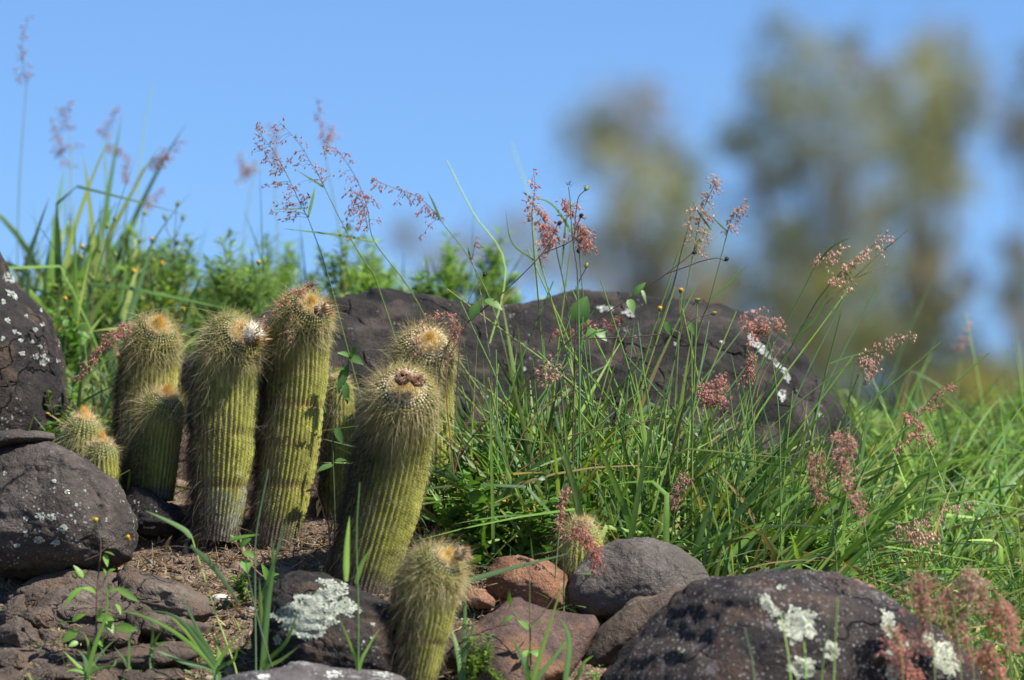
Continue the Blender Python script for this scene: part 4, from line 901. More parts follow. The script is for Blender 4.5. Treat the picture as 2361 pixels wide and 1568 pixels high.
pgrass('tall grass with a long pink head arching left over open sky', [(1180, 900), (1140, 720), (1081, 594), (1016, 509)], .72, .66, [[(1016, 509), (990, 476), (962, 453), (926, 440), (875, 420), (858, 408)]], 4, 24, 42, 7, .9, .15, 'dark', [[(1016, 509), (1000, 470), (985, 440), 6]])
pgrass('withered straw-coloured stem with a few pink florets above the boulder', [(1135, 900), (1115, 720), (1100, 640), (1086, 596)], .62, .56, [[(1088, 598), (1094, 570), (1099, 545)]], 5, 6, 22, 3, .2, .1, 'red', [[(1086, 600), (1081, 580), (1078, 562), 5]], col=(.4, .32, .2))
pgrass('upright grass with a slender pink head, left of the trio above the boulder', [(1262, 960), (1250, 800), (1239, 667), (1233, 605), (1227, 524)], .6, .52, [[(1227, 524), (1227, 480), (1233, 434), (1230, 387)]], 6, 18, 34, 6, .5, .25, 'rose', [[(1231, 600), (1180, 560), (1165, 484), 5]])
pgrass('grass with a bushy pink head in the middle of the trio above the boulder', [(1330, 960), (1318, 800), (1302, 667), (1286, 592), (1281, 560)], .6, .52, [[(1280, 558), (1262, 527), (1245, 490), (1225, 465)], [(1281, 560), (1262, 545), (1250, 515)]], 7, 20, 40, 9, .8, .4, 'rose', [[(1295, 620), (1312, 480), (1365, 452), 5]])
pgrass('grass with a dense pink head drooping right, beside the trio above the boulder', [(1368, 960), (1356, 780), (1340, 640), (1334, 560)], .6, .52, [[(1334, 548), (1323, 496), (1314, 474), (1295, 456)], [(1330, 520), (1345, 530), (1360, 568)]], 8, 22, 42, 9, .8, .4, 'rose', [[(1334, 560), (1275, 475), (1222, 458), 7]])
pgrass('thin grass with a short pink spray beside the paler pair over the boulder', [(1470, 960), (1513, 781), (1550, 667), (1569, 590), (1584, 536)], .6, .54, [[(1584, 536), (1592, 505), (1588, 475)]], 9, 8, 26, 5, .6, .3, 'pale', rad=.0019)
pgrass('upright grass with a pale pink plume rising above the boulder top', [(1540, 960), (1563, 781), (1572, 723), (1597, 589)], .6, .54, [[(1600, 580), (1612, 512), (1628, 468), (1647, 425), (1653, 409)]], 10, 28, 46, 8, .8, .35, 'pale', [[(1600, 575), (1620, 545), (1645, 510), 7], [(1640, 530), (1610, 490), (1596, 465), 4]])
pgrass('grass with a pink plume bending right beside the upright pale plume', [(1555, 1000), (1612, 760), (1637, 689), (1678, 533)], .62, .54, [[(1678, 533), (1690, 496), (1706, 480), (1724, 462)]], 11, 16, 34, 7, .8, .3, 'pale', [[(1637, 689), (1680, 655), (1725, 610), 6], [(1678, 535), (1655, 515), (1640, 500), 5]])
pgrass('leaning grass with a short drooping pink head at the lower end of the long pink one', [(1690, 1010), (1777, 808), (1832, 708), (1883, 607)], .55, .5, [[(1884, 606), (1906, 589), (1927, 579), (1947, 561)]], 12, 14, 32, 7, 1.2, .3, 'pale', [[(1883, 607), (1920, 570), (1962, 552), 6]], rad=.002)
pgrass('leaning grass with a long pink head drooping toward the blurred trees', [(1720, 1010), (1839, 775), (1880, 700), (1917, 651)], .55, .5, [[(1917, 651), (1942, 625), (1981, 595), (2020, 559), (2053, 530)]], 13, 26, 36, 8, 1.2, .3, 'pale', [[(1839, 775), (1880, 735), (1917, 660), 7]])
pgrass('leaning straw-yellow stem with a spent hairy head beyond the long pink one', [(1740, 950), (1798, 808), (1947, 662), (2035, 579), (2060, 560)], .55, .5, [[(2035, 579), (2070, 550), (2105, 520)], [(1975, 640), (2010, 625), (2050, 612)]], 14, 14, 14, 0, .1, 0, 'pale', col=(.36, .24, .09), rad=.001, L=.0016)
pgrass('bent grass with a spreading pale pink head over the right slope', [(1690, 1100), (1751, 1014), (1851, 920), (1966, 833)], .5, .46, [[(1969, 830), (2016, 802), (2062, 778), (2112, 765)], [(1975, 828), (1995, 830), (2010, 838)]], 15, 20, 38, 7, 1.1, .2, 'pale', [[(1910, 840), (1950, 825), (2020, 805), 6]])
pgrass('grass with three short pink sprays, the pinkest over the right slope', [(2115, 1320), (2128, 1170), (2150, 1060), (2165, 1010)], .45, .45, [[(2128, 948), (2149, 914), (2180, 889), (2202, 874)], [(2124, 990), (2105, 960), (2087, 945)], [(2168, 1008), (2124, 1004), (2087, 1015), (2058, 1042)]], 16, 13, 26, 7, .9, .3, 'rose', [[(2165, 1010), (2140, 960), (2128, 945), 4]])
pgrass('compact fluffy pink head in front of the boulder shoulder with the white streak', [(1700, 1200), (1690, 1100), (1668, 960), (1652, 930)], .42, .38, [[(1652, 930), (1655, 895), (1662, 858)], [(1650, 925), (1630, 900), (1625, 885)]], 17, 22, 38, 9, .7, .6, 'rose')
pgrass('thin pink spray hanging right of the compact fluffy head', [(1745, 1200), (1738, 1000), (1728, 880), (1722, 800)], .45, .42, [[(1722, 800), (1728, 850), (1705, 890)], [(1722, 805), (1735, 840), (1735, 880)]], 18, 10, 24, 6, .9, .3, 'rose')
pgrass('fluffy pink tuft at the top of the boulder shoulder', [(1800, 1150), (1795, 950), (1775, 800), (1755, 770)], .35, .28, [[(1755, 772), (1750, 745), (1758, 710)], [(1757, 770), (1735, 750), (1720, 720)], [(1757, 768), (1780, 750), (1800, 738)]], 19, 14, 34, 7, .4, .9, 'rose')
pgrass('soft rusty-pink head hanging straight down right of the boulder', [(1930, 1340), (1920, 1200), (1900, 1080), (1885, 1040)], .12, .08, [[(1885, 1040), (1883, 1090), (1890, 1150)]], 20, 24, 32, 9, .4, .9, 'red')
pgrass('long fluffy pink head drooping diagonally right of the boulder', [(2020, 1380), (2000, 1250), (1965, 1050), (1950, 985)], .12, .08, [[(1955, 985), (1944, 1050), (1960, 1110), (1994, 1195)]], 21, 44, 38, 10, .4, .9, 'rose')
pgrass('arching grass with a silvery white and pink head low on the right slope', [(1990, 1330), (2020, 1270), (2060, 1225)], .3, .28, [[(2060, 1225), (2110, 1200), (2180, 1168), (2250, 1150)], [(2085, 1215), (2120, 1225), (2165, 1230)]], 22, 18, 44, 7, 1.3, .3, 'pale', L=.009)
for k, (rc, tn, lb) in enumerate([
    ([(2120, 1303), (2122, 1380), (2135, 1503)], 'red', 'fluffy rusty head nearest the speckled boulder among the blurred front heads'),
    ([(2180, 1340), (2205, 1420), (2239, 1518)], 'rose', 'widest fluffy pink head of the blurred bunch in the lower right corner'),
    ([(2210, 1310), (2245, 1340), (2270, 1400)], 'pale', 'palest and uppermost head of the blurred bunch in the lower right corner'),
    ([(2298, 1370), (2318, 1430), (2334, 1490)], 'red', 'dark rusty head at the right end of the blurred front bunch'),
    ([(2045, 1440), (2080, 1500), (2120, 1570)], 'red', 'rusty head hanging over the right flank of the speckled boulder'),
    ([(2262, 1480), (2290, 1530), (2320, 1580)], 'red', 'lowest rusty head in the lower right corner')]):
    x, y = rc[0]
    pgrass(lb, [(x + 40, 1640), (x + 30, 1480), (x + 12, y + 30), (x, y)], -.32, -.28, [rc], 30 + k, 46, 58, 10, .5, 1.0, tn, col=(.16, .2, .07), rad=.0012)
pgrass('rusty brown head leaning in the grass above the smooth grey stone', [(1545, 1320), (1550, 1220), (1556, 1170)], .34, .3, [[(1556, 1172), (1566, 1130), (1585, 1095)]], 41, 22, 22, 8, .4, .6, 'dark')
pgrass('narrow pink head hanging on the far side of the small tousled cactus', [(1280, 1340), (1290, 1220), (1305, 1115)], .2, .18, [[(1307, 1118), (1295, 1174), (1295, 1240)]], 42, 22, 16, 6, .6, .4, 'rose')
pgrass('red drooping head in front of the small tousled cactus', [(1300, 1360), (1305, 1270), (1325, 1200)], .14, .1, [[(1332, 1199), (1351, 1230), (1372, 1268), (1379, 1312)]], 43, 46, 34, 9, .6, .6, 'red')
pgrass('arching grass with a long red head hanging left of the tall left cactus', [(640, 1180, .6), (625, 900, .6), (600, 760, .58), (544, 733, .57), (466, 714, .57), (404, 710, .58), (342, 718, .58), (295, 736, .56)], .6, .56, [[(295, 736), (258, 780), (218, 823), (180, 873)]], 44, 34, 34, 8, .45, .6, 'red', rad=.0011)
pgrass('sparse red florets clinging to the left side of the tallest cactus', [(775, 1180, .62), (772, 900, .6), (765, 700, .5), (735, 655, .42)], .5, .385, [[(735, 655), (700, 666), (672, 715), (662, 790)], [(715, 660), (650, 690), (600, 755)]], 45, 20, 14, 4, .5, .4, 'red', rad=.0009, L=.0066)
pgrass('pinkish-brown head draped over the white woolly crown behind the leaning cactus', [(1090, 1180, .5), (1085, 900, .5), (1060, 740, .46)], .5, .455, [[(1062, 738), (1010, 728), (965, 760), (960, 815)], [(1060, 740), (1050, 760), (1045, 830)]], 46, 22, 34, 5, .3, .8, 'red', rad=.001, L=.0062)
pgrass('flattened pink head lying against the upper face of the huge boulder', [(1480, 900), (1460, 800), (1440, 742)], .66, .64, [[(1440, 742), (1380, 748), (1327, 758), (1265, 780)]], 47, 26, 30, 7, .3, .4, 'red')
pgrass('greyish fluffy seed head low in the grass right of the woolly-crowned cactus', [(1300, 1100), (1290, 950), (1275, 880)], .45, .42, [[(1275, 882), (1270, 860), (1282, 830)], [(1273, 885), (1255, 870), (1245, 850)]], 48, 14, 28, 5, .2, 1.0, 'pale')
for k, (st, rcs, tn, lb) in enumerate([
    ([(40, 900), (40, 640), (45, 420), (62, 185)], [[(62, 185), (50, 120), (66, 35)]], 'dark', 'very tall blurred grass rising highest at the left edge'),
    ([(150, 800), (160, 500), (165, 380), (160, 300)], [[(160, 300), (145, 260), (172, 230)], [(150, 350), (130, 310), (115, 270)], [(165, 390), (140, 345), (190, 335)]], 'dark', 'blurred grass with an open pink head beside the tallest blurred stem'),
    ([(230, 800), (240, 520), (245, 400), (240, 320)], [[(240, 320), (255, 280), (272, 240)], [(245, 330), (265, 345), (290, 360)], [(285, 420), (290, 390), (300, 360)]], 'dark', 'blurred grass with a thin sparse head right of the open blurred one'),
    ([(270, 800), (290, 500), (325, 400), (350, 375)], [[(350, 375), (375, 350), (425, 325)], [(345, 380), (370, 370), (395, 366)]], 'dark', 'blurred grass bending right with a short dark head against the sky'),
    ([(330, 800), (335, 560), (330, 480)], [[(325, 470), (350, 455), (380, 432)]], 'rose', 'blurred rose-pink head low over the yellow-flowered weeds'),
    ([(540, 800), (560, 560), (590, 370)], [[(590, 372), (570, 390), (545, 420)], [(585, 390), (560, 380), (555, 350)]], 'pale', 'pale blurred head just left of the sharp feathery pink head'),
    ([(770, 800), (790, 600), (745, 330)], [[(745, 330), (738, 280), (730, 225)], [(745, 330), (760, 310), (772, 290)]], 'rose', 'blurred pink head floating above the sharp feathery heads'),
    ([(640, 800), (640, 560), (630, 380)], [[(630, 380), (636, 320), (625, 285)]], 'dark', 'blurred dark head behind the top of the sharp feathery head'),
    ([(2180, 1150), (2200, 950), (2215, 830)], [[(2205, 810), (2222, 780), (2235, 735)]], 'rose', 'blurred pink head over the right slope against the dark trees')]):
    pgrass(lb, st, 1.75, 1.75 + .25 * (k % 3), rcs, 60 + k, 14, 26, 5, .6, .3, tn, col=(.14, .19, .07), rad=.0016)

# ------------------------------------------------------------------ dark-stemmed weeds with burr heads
def head(acc, p, d, kind, s, r):
    d = nrm(d)
    if kind == 'black':
        lathe(acc, p, d, [(0, .2 * s), (.5 * s, .75 * s), (1.2 * s, .95 * s), (2.0 * s, .7 * s), (2.6 * s, .2 * s)], 9, (.018, .014, .012), .08); n, c = 90, (.035, .026, .02)
    elif kind == 'green':
        lathe(acc, p, d, [(0, .3 * s), (.6 * s, .85 * s), (1.4 * s, .9 * s), (2.2 * s, .6 * s), (2.5 * s, .3 * s)], 9, np.array([[.12, .2, .04], [.15, .24, .05], [.18, .25, .06], [.22, .2, .05], [.14, .1, .03]]), .06); n, c = 26, (.12, .1, .04)
    elif kind == 'yellow':
        lathe(acc, p, d, [(0, .3 * s), (.6 * s, .8 * s), (1.2 * s, .8 * s)], 9, (.12, .2, .05), .05)
        lathe(acc, p + d * 1.1 * s, d, [(0, .85 * s), (.5 * s, 1.0 * s), (.9 * s, .7 * s), (1.0 * s, .1 * s)], 9, (.62, .34, .02), .12); n, c = 20, (.7, .42, .03)
    else: n, c = 16, (.045, .03, .022)
    D = nrm(r.normal(size=(n, 3)) * (.5 if kind != 'star' else .45) + d * 1.0)
    hairs(acc, p + D * s * .8 + d * s * (.8 if kind != 'star' else 0), D, r.uniform(.9, 1.6, n) * s * (1.8 if kind == 'star' else .9), D * .05, .0006, np.tile(c, (n, 1)) * r.uniform(.7, 1.4, (n, 1)), r)
def burrweed(label, stems, heads, leaves, Y, seed, col=(.085, .05, .04), rad=.0015, group='dark-stemmed burr weeds', root=True):
    r = np.random.default_rng(seed); b = WP([stems[0][0]], Y)[0]
    g = GP(stems[0][0][0], Y) if root else b
    t = thing('burr_weed', label, 'weed', g, group)
    for k, s in enumerate(stems):
        P = WP(s, Y)
        if k == 0 and root: P = np.vstack([[g - [0, 0, .004]], P])
        a = Acc(); P = smooth(P, 22); P = P + .0012 * fbm(P * 40, 2, seed)[:, None]
        tube(a, P, np.linspace(rad if k == 0 else rad * .7, rad * .45, 22), 6, np.array(col) * r.uniform(.8, 1.3)); part('stem', a, M_STEM, t)
    for (x, y, dx, dy, kind) in heads:
        a = Acc(); d = W(x + dx, y + dy, Y) - W(x, y, Y) + [0, -.002 * r.normal(), 0]
        head(a, W(x, y, Y), d, kind, MPX(Y) * (4.6 if kind == 'black' else 5.6), r); part('flower' if kind == 'yellow' else 'seed_head', a, M_STEM, t)
    for (x0, y0, x1, y1, w) in leaves:
        a = Acc(); leaf(a, W(x0, y0, Y), W(x1, y1, Y - .008), w * MPX(Y), nrm(np.array([.25 * r.normal(), -.9, .45 + .3 * r.normal()])), np.array([.11, .22, .05]) * r.uniform(.8, 1.2), .25, .06, .2, 12); part('leaf', a, M_LEAF, t)
    return t
burrweed('dark burr weed slanting up from the leaning cactus to the pink trio', [[(1005, 1180), (1010, 900), (1030, 800), (1059, 760), (1159, 676), (1252, 583), (1286, 518)], [(1252, 583), (1301, 564), (1339, 540)]], [(1286, 520, 8, -12, 'black'), (1338, 541, 6, -3, 'star')], [(1103, 700, 1085, 738, 30), (1118, 690, 1160, 712, 26)], .46, 1)
burrweed('upright burr weed with one large oval leaf in front of the boulder', [[(1322, 1000), (1326, 773), (1333, 661), (1322, 555), (1311, 431)], [(1322, 552), (1331, 520), (1340, 500)], [(1325, 560), (1331, 465), (1350, 437)], [(1333, 655), (1340, 640), (1352, 616)]], [(1311, 431, -1, -12, 'star'), (1338, 503, 4, -12, 'black'), (1349, 440, 6, -12, 'green'), (1350, 618, 5, -12, 'green'), (1334, 584, 0, -12, 'black')], [(1328, 745, 1352, 682, 50), (1376, 760, 1400, 785, 26), (1372, 758, 1352, 784, 24)], .45, 2)
burrweed('long dark burr weed running diagonally across the boulder to the pale plume', [[(1010, 1180), (1080, 1020), (1172, 925), (1317, 781), (1445, 692), (1538, 630), (1597, 583)], [(1538, 630), (1612, 605), (1650, 595), (1672, 602)], [(1335, 782), (1450, 778), (1560, 765), (1600, 735), (1640, 725)]], [(1595, 584, 12, -4, 'black'), (1670, 601, 12, -8, 'black'), (1640, 725, 16, -6, 'green')], [(1450, 688, 1462, 722, 20), (1458, 682, 1488, 650, 18), (1478, 664, 1492, 700, 10), (1535, 740, 1548, 775, 18)], .43, 3)
burrweed('thin burr weed with a black head left of the pink trio', [[(1050, 1000), (1060, 800), (1082, 690), (1116, 636)]], [(1114, 638, 8, -12, 'black')], [], .5, 4, rad=.0009)
burrweed('thin weed with yellow and green heads near the right end of the boulder top', [[(1560, 950), (1565, 800), (1580, 730), (1605, 695)], [(1568, 770), (1522, 740), (1522, 718)], [(1570, 760), (1566, 700), (1569, 675)], [(1590, 715), (1600, 700), (1618, 690)]], [(1602, 694, 12, -4, 'green'), (1522, 718, -1, -12, 'yellow'), (1569, 676, 1, -12, 'yellow'), (1616, 692, 10, 4, 'star')], [(1588, 740, 1600, 772, 14)], .5, 5, col=(.14, .13, .05), rad=.001)
burrweed('reddish-brown bare weed standing against the flank of the woolly-crowned cactus', [[(1075, 1230), (1045, 1080), (1030, 900), (1035, 800), (1045, 745)], [(1035, 820), (1055, 790), (1062, 765)], [(1048, 1090), (1070, 1000), (1100, 930), (1150, 860)]], [(1150, 858, 6, -10, 'star'), (1060, 1010, 0, -12, 'green')], [], .38, 6, col=(.17, .085, .05), rad=.0016)
burrweed('brown trailing weed stem lying across the tall grass', [[(1110, 1130), (1200, 1085), (1300, 1010), (1420, 985), (1530, 965)], [(1160, 1110), (1230, 960), (1330, 900)]], [(1530, 965, 12, -4, 'green')], [(1420, 985, 1470, 960, 12)], .4, 7, col=(.17, .10, .06), rad=.0014)
for k, (x, dx) in enumerate([(215, -22), (240, 6), (275, -8), (300, 30), (330, 18), (385, 22), (420, 10), (180, -10)]):
    r2 = np.random.default_rng(80 + k); top = 455 + r2.uniform(0, 130) + abs(k - 3) * 8
    where = ['beside the dotted dark boulder', 'second from the dotted dark boulder', 'with the tallest stem of its patch', 'in the middle of its patch', 'right of the middle of its patch', 'second from its right end', 'at the right end of its patch', 'at the left end of its patch'][k]
    hs = [(x + dx, top, dx * .3, -12, 'yellow' if k % 4 == 0 else 'green')]; st = [[(x, 880), (x + dx * .3, 720), (x + dx, top)]]
    for q in range(4):
        t = r2.uniform(.35, .8); bx = x + dx * t; by = 880 + (top - 880) * t; ex = bx + r2.normal() * 45; ey = by - r2.uniform(40, 110)
        st.append([(bx, by), ((bx + ex) / 2 + r2.normal() * 8, (by + ey) / 2), (ex, ey)]); hs.append((ex, ey, (ex - bx) * .2, -12, ['green', 'yellow' if k % 3 == 1 else 'green', 'black', 'green'][q]))
    burrweed('yellow-flowered weed on the crest, ' + where, st, hs, [(x + dx * .3, 720, x + dx * .3 + r2.normal() * 40, 690, 12), (x + dx * .15, 780, x + r2.normal() * 50, 760, 14)], 1.25 + .06 * k, 20 + k, col=(.13, .12, .06), rad=.0015, group='yellow-flowered weeds on the crest')
for k, (x, y, xb, lb) in enumerate([(424, 714, 415, 'single yellow flower between the tall left cactus and the lichened-foot cactus'), (598, 606, 700, 'single yellow flower on a slanting stem above the lichened-foot cactus'), (152, 690, 150, 'single yellow flower above the two smallest cacti')]):
    burrweed(lb, [[(xb, 850), ((x + xb) / 2, (y + 850) / 2 - 20), (x, y + 6)]], [(x, y + 6, -2, -10, 'yellow')], [], .85 + .1 * k, 50 + k, col=(.08, .1, .04), rad=.0009, group=None)

# ------------------------------------------------------------------ foreground: herb, climbing weed, grass tufts
def herb(label, stems, flowers, leaves, Y, seed, name='leafy_herb', col=(.12, .07, .055), lc=(.16, .3, .05)):
    r = np.random.default_rng(seed); x0, y0 = stems[0][0][:2]; g = GP(x0, Y); t = thing(name, label, 'herb', g)
    for k, s in enumerate(stems):
        P = WP(s, Y); P = np.vstack([[g - [0, 0, .003]], P]) if k == 0 else P
        a = Acc(); tube(a, smooth(P, 20), np.linspace(.0017 if k == 0 else .0011, .0007, 20), 6, np.array(col) * r.uniform(.9, 1.2)); part('stem', a, M_STEM, t)
    for (x, y, dx, dy, kind) in flowers:
        a = Acc(); head(a, W(x, y, Y), W(x + dx, y + dy, Y) - W(x, y, Y), kind, MPX(Y) * 6.5, r); part('flower', a, M_STEM, t)
    for (a0, b0, a1, b1, w) in leaves:
        a = Acc(); leaf(a, W(a0, b0, Y), W(a1, b1, Y - r.uniform(.0, .02)), w * MPX(Y), nrm(np.array([.3 * r.normal(), -.8, .6 + .25 * r.normal()])), np.array(lc) * r.uniform(.8, 1.15), r.uniform(.1, .4), .07, .22, 14); part('leaf', a, M_LEAF, t)
    return t
herb('upright toothed-leaf herb with a yellow flower in front of the broken bedrock', [[(221, 1480), (222, 1416), (224, 1360), (232, 1273), (231, 1240), (223, 1205)], [(232, 1273), (262, 1250), (286, 1241)], [(224, 1362), (210, 1350), (194, 1340), (182, 1330)], [(224, 1362), (238, 1345), (246, 1320)], [(222, 1462), (200, 1455), (180, 1452)], [(232, 1273), (225, 1280), (196, 1292)]],
     [(222, 1207, -2, -12, 'yellow'), (286, 1241, 10, -2, 'yellow'), (176, 1334, -4, -8, 'green')],
     [(192, 1352, 146, 1394, 20), (224, 1368, 194, 1352, 20), (244, 1368, 266, 1356, 22), (268, 1354, 322, 1388, 17), (192, 1332, 170, 1302, 16), (196, 1334, 206, 1312, 9), (242, 1278, 248, 1305, 13), (240, 1272, 264, 1277, 8), (246, 1322, 264, 1310, 13), (222, 1428, 268, 1424, 20), (240, 1428, 262, 1460, 26), (268, 1444, 318, 1452, 22), (180, 1452, 140, 1482, 24), (166, 1432, 196, 1414, 17), (268, 1392, 280, 1414, 12), (222, 1420, 236, 1406, 14), (180, 1480, 158, 1490, 14), (226, 1490, 240, 1470, 14), (240, 1490, 222, 1476, 12), (246, 1330, 238, 1306, 10)], .03, 1)
herb('glossy dark climbing weed between the tallest cactus and the leaning cactus', [[(772, 1190), (768, 1050), (772, 960), (796, 880), (806, 820)], [(772, 965), (765, 950), (752, 960)]], [], [(800, 850, 762, 858, 20), (802, 840, 778, 905, 22), (795, 880, 800, 930, 18), (806, 822, 838, 838, 22), (806, 820, 780, 812, 14), (808, 825, 822, 795, 16), (790, 915, 815, 925, 10), (775, 985, 790, 1025, 18), (770, 1070, 728, 1085, 18), (772, 1062, 800, 1060, 14), (752, 955, 745, 930, 9)], .43, 2, col=(.07, .09, .04), lc=(.07, .15, .035))
herb('slender small-leaved herb standing over the reddish slab', [[(1224, 1540), (1222, 1440), (1221, 1360), (1221, 1285)], [(1222, 1440), (1250, 1415), (1290, 1360)], [(1222, 1442), (1190, 1420), (1175, 1395)]], [], [(1221, 1450, 1195, 1430, 18), (1222, 1448, 1252, 1432, 18), (1178, 1396, 1172, 1362, 12), (1222, 1500, 1196, 1520, 16), (1224, 1500, 1250, 1515, 18), (1185, 1418, 1150, 1440, 9)], .0, 3, col=(.13, .13, .06), lc=(.14, .26, .05))
herb('small leafy sprig with reddish stem on the soil below the tallest cactus', [[(620, 1345), (600, 1325), (572, 1295), (548, 1260), (540, 1240)]], [], [(552, 1262, 578, 1240, 18), (566, 1290, 570, 1318, 26), (546, 1250, 532, 1232, 12), (612, 1335, 640, 1320, 18), (618, 1340, 606, 1300, 18), (560, 1272, 590, 1285, 16)], .2, 4, col=(.22, .08, .05), lc=(.13, .28, .05))
herb('wilted weed with a curled yellowish tip beside the foot of the leaning cactus', [[(760, 1230), (748, 1190), (738, 1155), (728, 1130)]], [], [(728, 1130, 704, 1132, 12), (740, 1165, 730, 1190, 10), (736, 1150, 728, 1175, 8)], .3, 5, col=(.3, .16, .09), lc=(.4, .25, .06))

def tuft(label, base, Y, bl, seed, name='grass_tuft', k=1.0, wid=9, Yt=None):
    wid = wid * 1.35
    """bl: lists of picture-grid points for each blade, from the root outwards"""
    r = np.random.default_rng(seed); g = GP(base[0], Y); t = thing(name, label, 'grass', g, 'foreground grass tufts'); s = MPX(Y)
    for b in bl:
        culm = b[0] == 'culm'; pts = b[1:] if culm else b; w = wid * r.uniform(.8, 1.25)
        P = WP(pts, Y, (Y if Yt is None else Yt) + r.normal() * .02)
        g0 = GP(pts[0][0], Y)
        if P[0][2] > g0[2] + .004 and abs(pts[0][0] - base[0]) < 70 and pts[0][1] > 1470: P = np.vstack([[[P[0][0], Y, g0[2] - .003]], P])
        a = Acc(); P = smooth(P, 16) if len(P) < 5 else smooth(P, 26)
        c = GC[r.integers(0, 4)] * r.uniform(1.0, 1.5) * k
        if culm: tube(a, P, np.linspace(.0016, .0009, len(P)), 6, c * [1.2, 1.1, 1.2])
        else: ribbon(a, P, w * s, np.broadcast_to(np.cross(P[-1] - P[0], [.35 * r.normal(), -1, .3]), (len(P), 3)), c)
        part('culm' if culm else 'blade', a, M_STEM if culm else M_GRASS, t)
    return t
tuft('bright grass tuft growing at the foot of the toothed-leaf herb', (201, 1559), -.04, [[(201, 1559), (175, 1530), (145, 1500)], [(201, 1559), (222, 1480), (246, 1412), (245, 1326)], [(201, 1559), (230, 1510), (268, 1472)], [(201, 1559), (205, 1490), (190, 1455)], [(201, 1559), (170, 1545), (150, 1550)], [(201, 1559), (215, 1530), (235, 1555)], [(201, 1559), (235, 1540), (262, 1535), (268, 1518)], [(201, 1559), (196, 1520), (180, 1500)]], 1)
tuft('small grass tuft with one upright blade on the lower bedrock slabs', (297, 1544), .02, [[(297, 1544), (298, 1490), (299, 1441)], [(297, 1544), (285, 1520), (262, 1490)], [(297, 1544), (306, 1525), (322, 1508)], [(297, 1544), (290, 1520), (284, 1505)], [(350, 1500), (352, 1460), (349, 1440)], [(350, 1500), (362, 1470), (378, 1450)], [(350, 1500), (366, 1485), (392, 1478)]], 2, wid=7)
tuft('wide-spreading grass tuft with long arching blades left of the white-lichened boulder', (498, 1548), -.05, [[(498, 1548), (420, 1470), (340, 1425), (266, 1404)], [(498, 1548), (450, 1470), (400, 1420), (322, 1404)], [(498, 1548), (450, 1440), (410, 1358)], [(498, 1548), (440, 1470), (382, 1408)], [(498, 1548), (420, 1525), (338, 1490)], [(498, 1548), (520, 1500), (570, 1440)], [(498, 1548), (470, 1480), (430, 1440), (388, 1440)], [(498, 1548), (505, 1500), (480, 1440)], [(498, 1548), (540, 1520), (548, 1480)], ['culm', (546, 1556), (525, 1490), (498, 1416), (465, 1312), (440, 1232)], [(440, 1240), (425, 1222), (385, 1200), (332, 1176)], [(440, 1258), (490, 1305), (530, 1360), (556, 1402)]], 3, wid=10)
tuft('tall grass tuft crossing in front of the soil beside the white-lichened boulder', (606, 1540), -.06, [['culm', (590, 1540), (588, 1339), (591, 1230), (619, 1081)], [(606, 1540), (616, 1361), (640, 1270), (662, 1190)], [(606, 1540), (618, 1400), (630, 1300), (627, 1228)], ['culm', (640, 1575), (612, 1491), (581, 1370), (566, 1290)], [(612, 1500), (604, 1440), (600, 1380), (598, 1330)], [(606, 1540), (660, 1480), (690, 1400)], [(600, 1390), (620, 1330), (650, 1250)], [(606, 1550), (650, 1520), (690, 1490)], [(530, 1245), (560, 1238), (600, 1232)]], 4, wid=9, Yt=-.1)
tuft('thin grass culm with a few blades in front of the white-lichened boulder', (826, 1560), -.13, [['culm', (826, 1560), (826, 1392), (822, 1236), (829, 1112)], [(826, 1545), (805, 1480), (778, 1416)], [(828, 1545), (850, 1490), (876, 1448)], [(798, 1340), (800, 1260), (806, 1188)], [(820, 1345), (835, 1300), (856, 1262)]], 5, wid=9)
tuft('pale upright grass blade right of the front cactus', (1069, 1530), .0, [[(1069, 1530), (1072, 1420), (1076, 1298)], [(1062, 1540), (1050, 1480), (1036, 1440)], [(1066, 1535), (1085, 1470), (1095, 1410)], [(1040, 1350), (1056, 1346), (1180, 1310), (1322, 1274)]], 6, wid=10)
tuft('grass tuft at the bottom edge in front of the reddish slab', (1224, 1590), -.12, [[(1224, 1590), (1255, 1480), (1300, 1338)], [(1224, 1590), (1205, 1520), (1176, 1464)], [(1224, 1590), (1290, 1500), (1310, 1470)], [(1300, 1600), (1312, 1480), (1290, 1420)], [(1224, 1590), (1215, 1540), (1222, 1490)], [(1330, 1570), (1345, 1530), (1370, 1510)]], 7, wid=10)
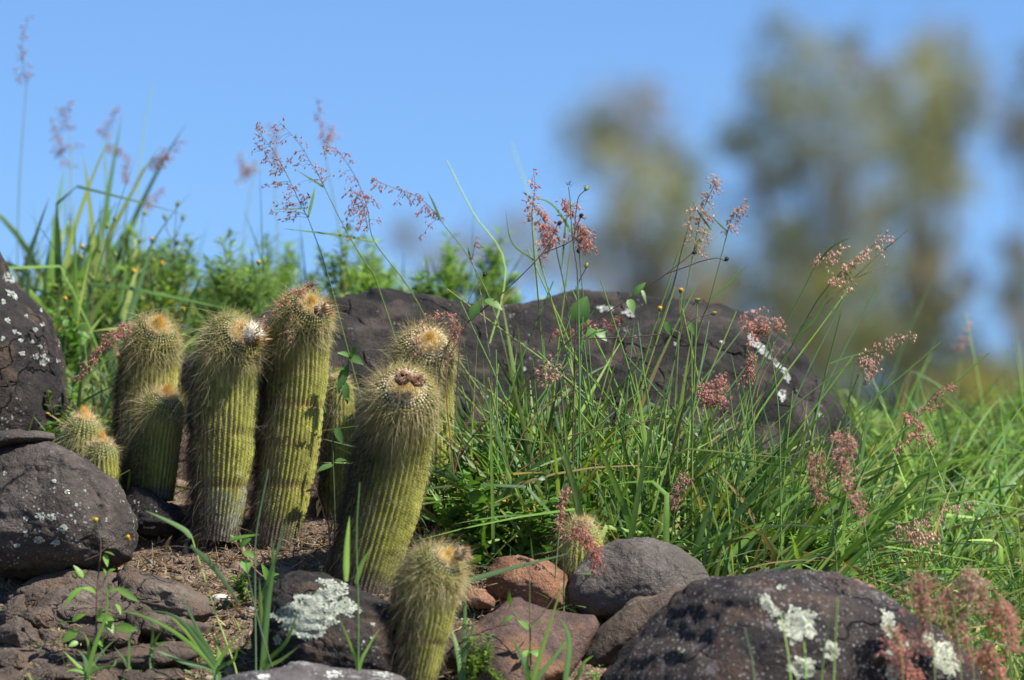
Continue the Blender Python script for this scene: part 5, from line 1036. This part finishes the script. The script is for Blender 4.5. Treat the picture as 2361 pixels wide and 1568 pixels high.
for k, (p, lb) in enumerate([([(1745, 1640), (1739, 1568), (1717, 1448)], 'blurred thin stem crossing the left half of the speckled boulder'), ([(1830, 1640), (1823, 1568), (1801, 1417)], 'blurred thin stem in front of the largest round white lichen'), ([(1975, 1640), (1860, 1568), (1854, 1480)], 'short blurred stem below the largest round white lichen'), ([(1885, 1640), (1895, 1568), (1913, 1423)], 'blurred thin stem in front of the small round white lichen'), ([(1918, 1640), (1923, 1568), (1932, 1376)], 'tallest blurred stem before the speckled boulder, right of the small lichen')]):
    tuft(lb, p[0], -.42, [['culm'] + p[1:]], 10 + k, name='thin_grass', k=1.3)

for k, (p, y, lb) in enumerate([([(2000, 1120), (2060, 860), (2150, 640)], 1.9, 'blurred bent grass stem rising against the dark low trees'), ([(2290, 1120), (2260, 900), (2225, 720)], 1.8, 'blurred grass stem leaning left near the blurred pink head'), ([(2330, 1120), (2345, 940), (2320, 800)], 1.6, 'blurred grass blade at the right edge before the trees'), ([(1245, 900), (1230, 520), (1180, 330)], 2.1, 'faint blurred stem slanting left above the pink trio'), ([(1110, 860), (1165, 620), (1090, 490), (1030, 370)], .9, 'thin pale bare stem slanting left over the boulder against the sky'), ([(310, 900), (320, 420), (350, 190)], 2.3, 'faint blurred tall stem between the open head and the bending head'), ([(2075, 1150), (2045, 960), (2010, 870)], 1.2, 'soft green stem below the spreading pale head')]):
    t = tuft(lb, p[0], y, [['culm'] + p], 40 + k, name='thin_grass', k=1.2)
    t['group'] = 'blurred grass stems'
t = thing('dry_twig', 'pale dry twig lying at the left foot of the speckled boulder', 'twig', W(1395, 1560, -.04))
a = Acc(); r2 = np.random.default_rng(4)
tube(a, smooth(WP([(1392, 1565, -.05), (1430, 1522, -.02), (1455, 1496, .0), (1482, 1472, .02)], 0), 14), np.linspace(.003, .0016, 14) * r2.uniform(.8, 1.2, 14), 6, (.33, .24, .2)); part('stalk', a, M_DRY, t)
a = Acc(); tube(a, smooth(WP([(1425, 1528, -.02), (1450, 1512, .0), (1478, 1484, .01)], 0), 10), np.linspace(.0018, .0008, 10), 5, (.36, .27, .22)); part('side_stalk', a, M_DRY, t)
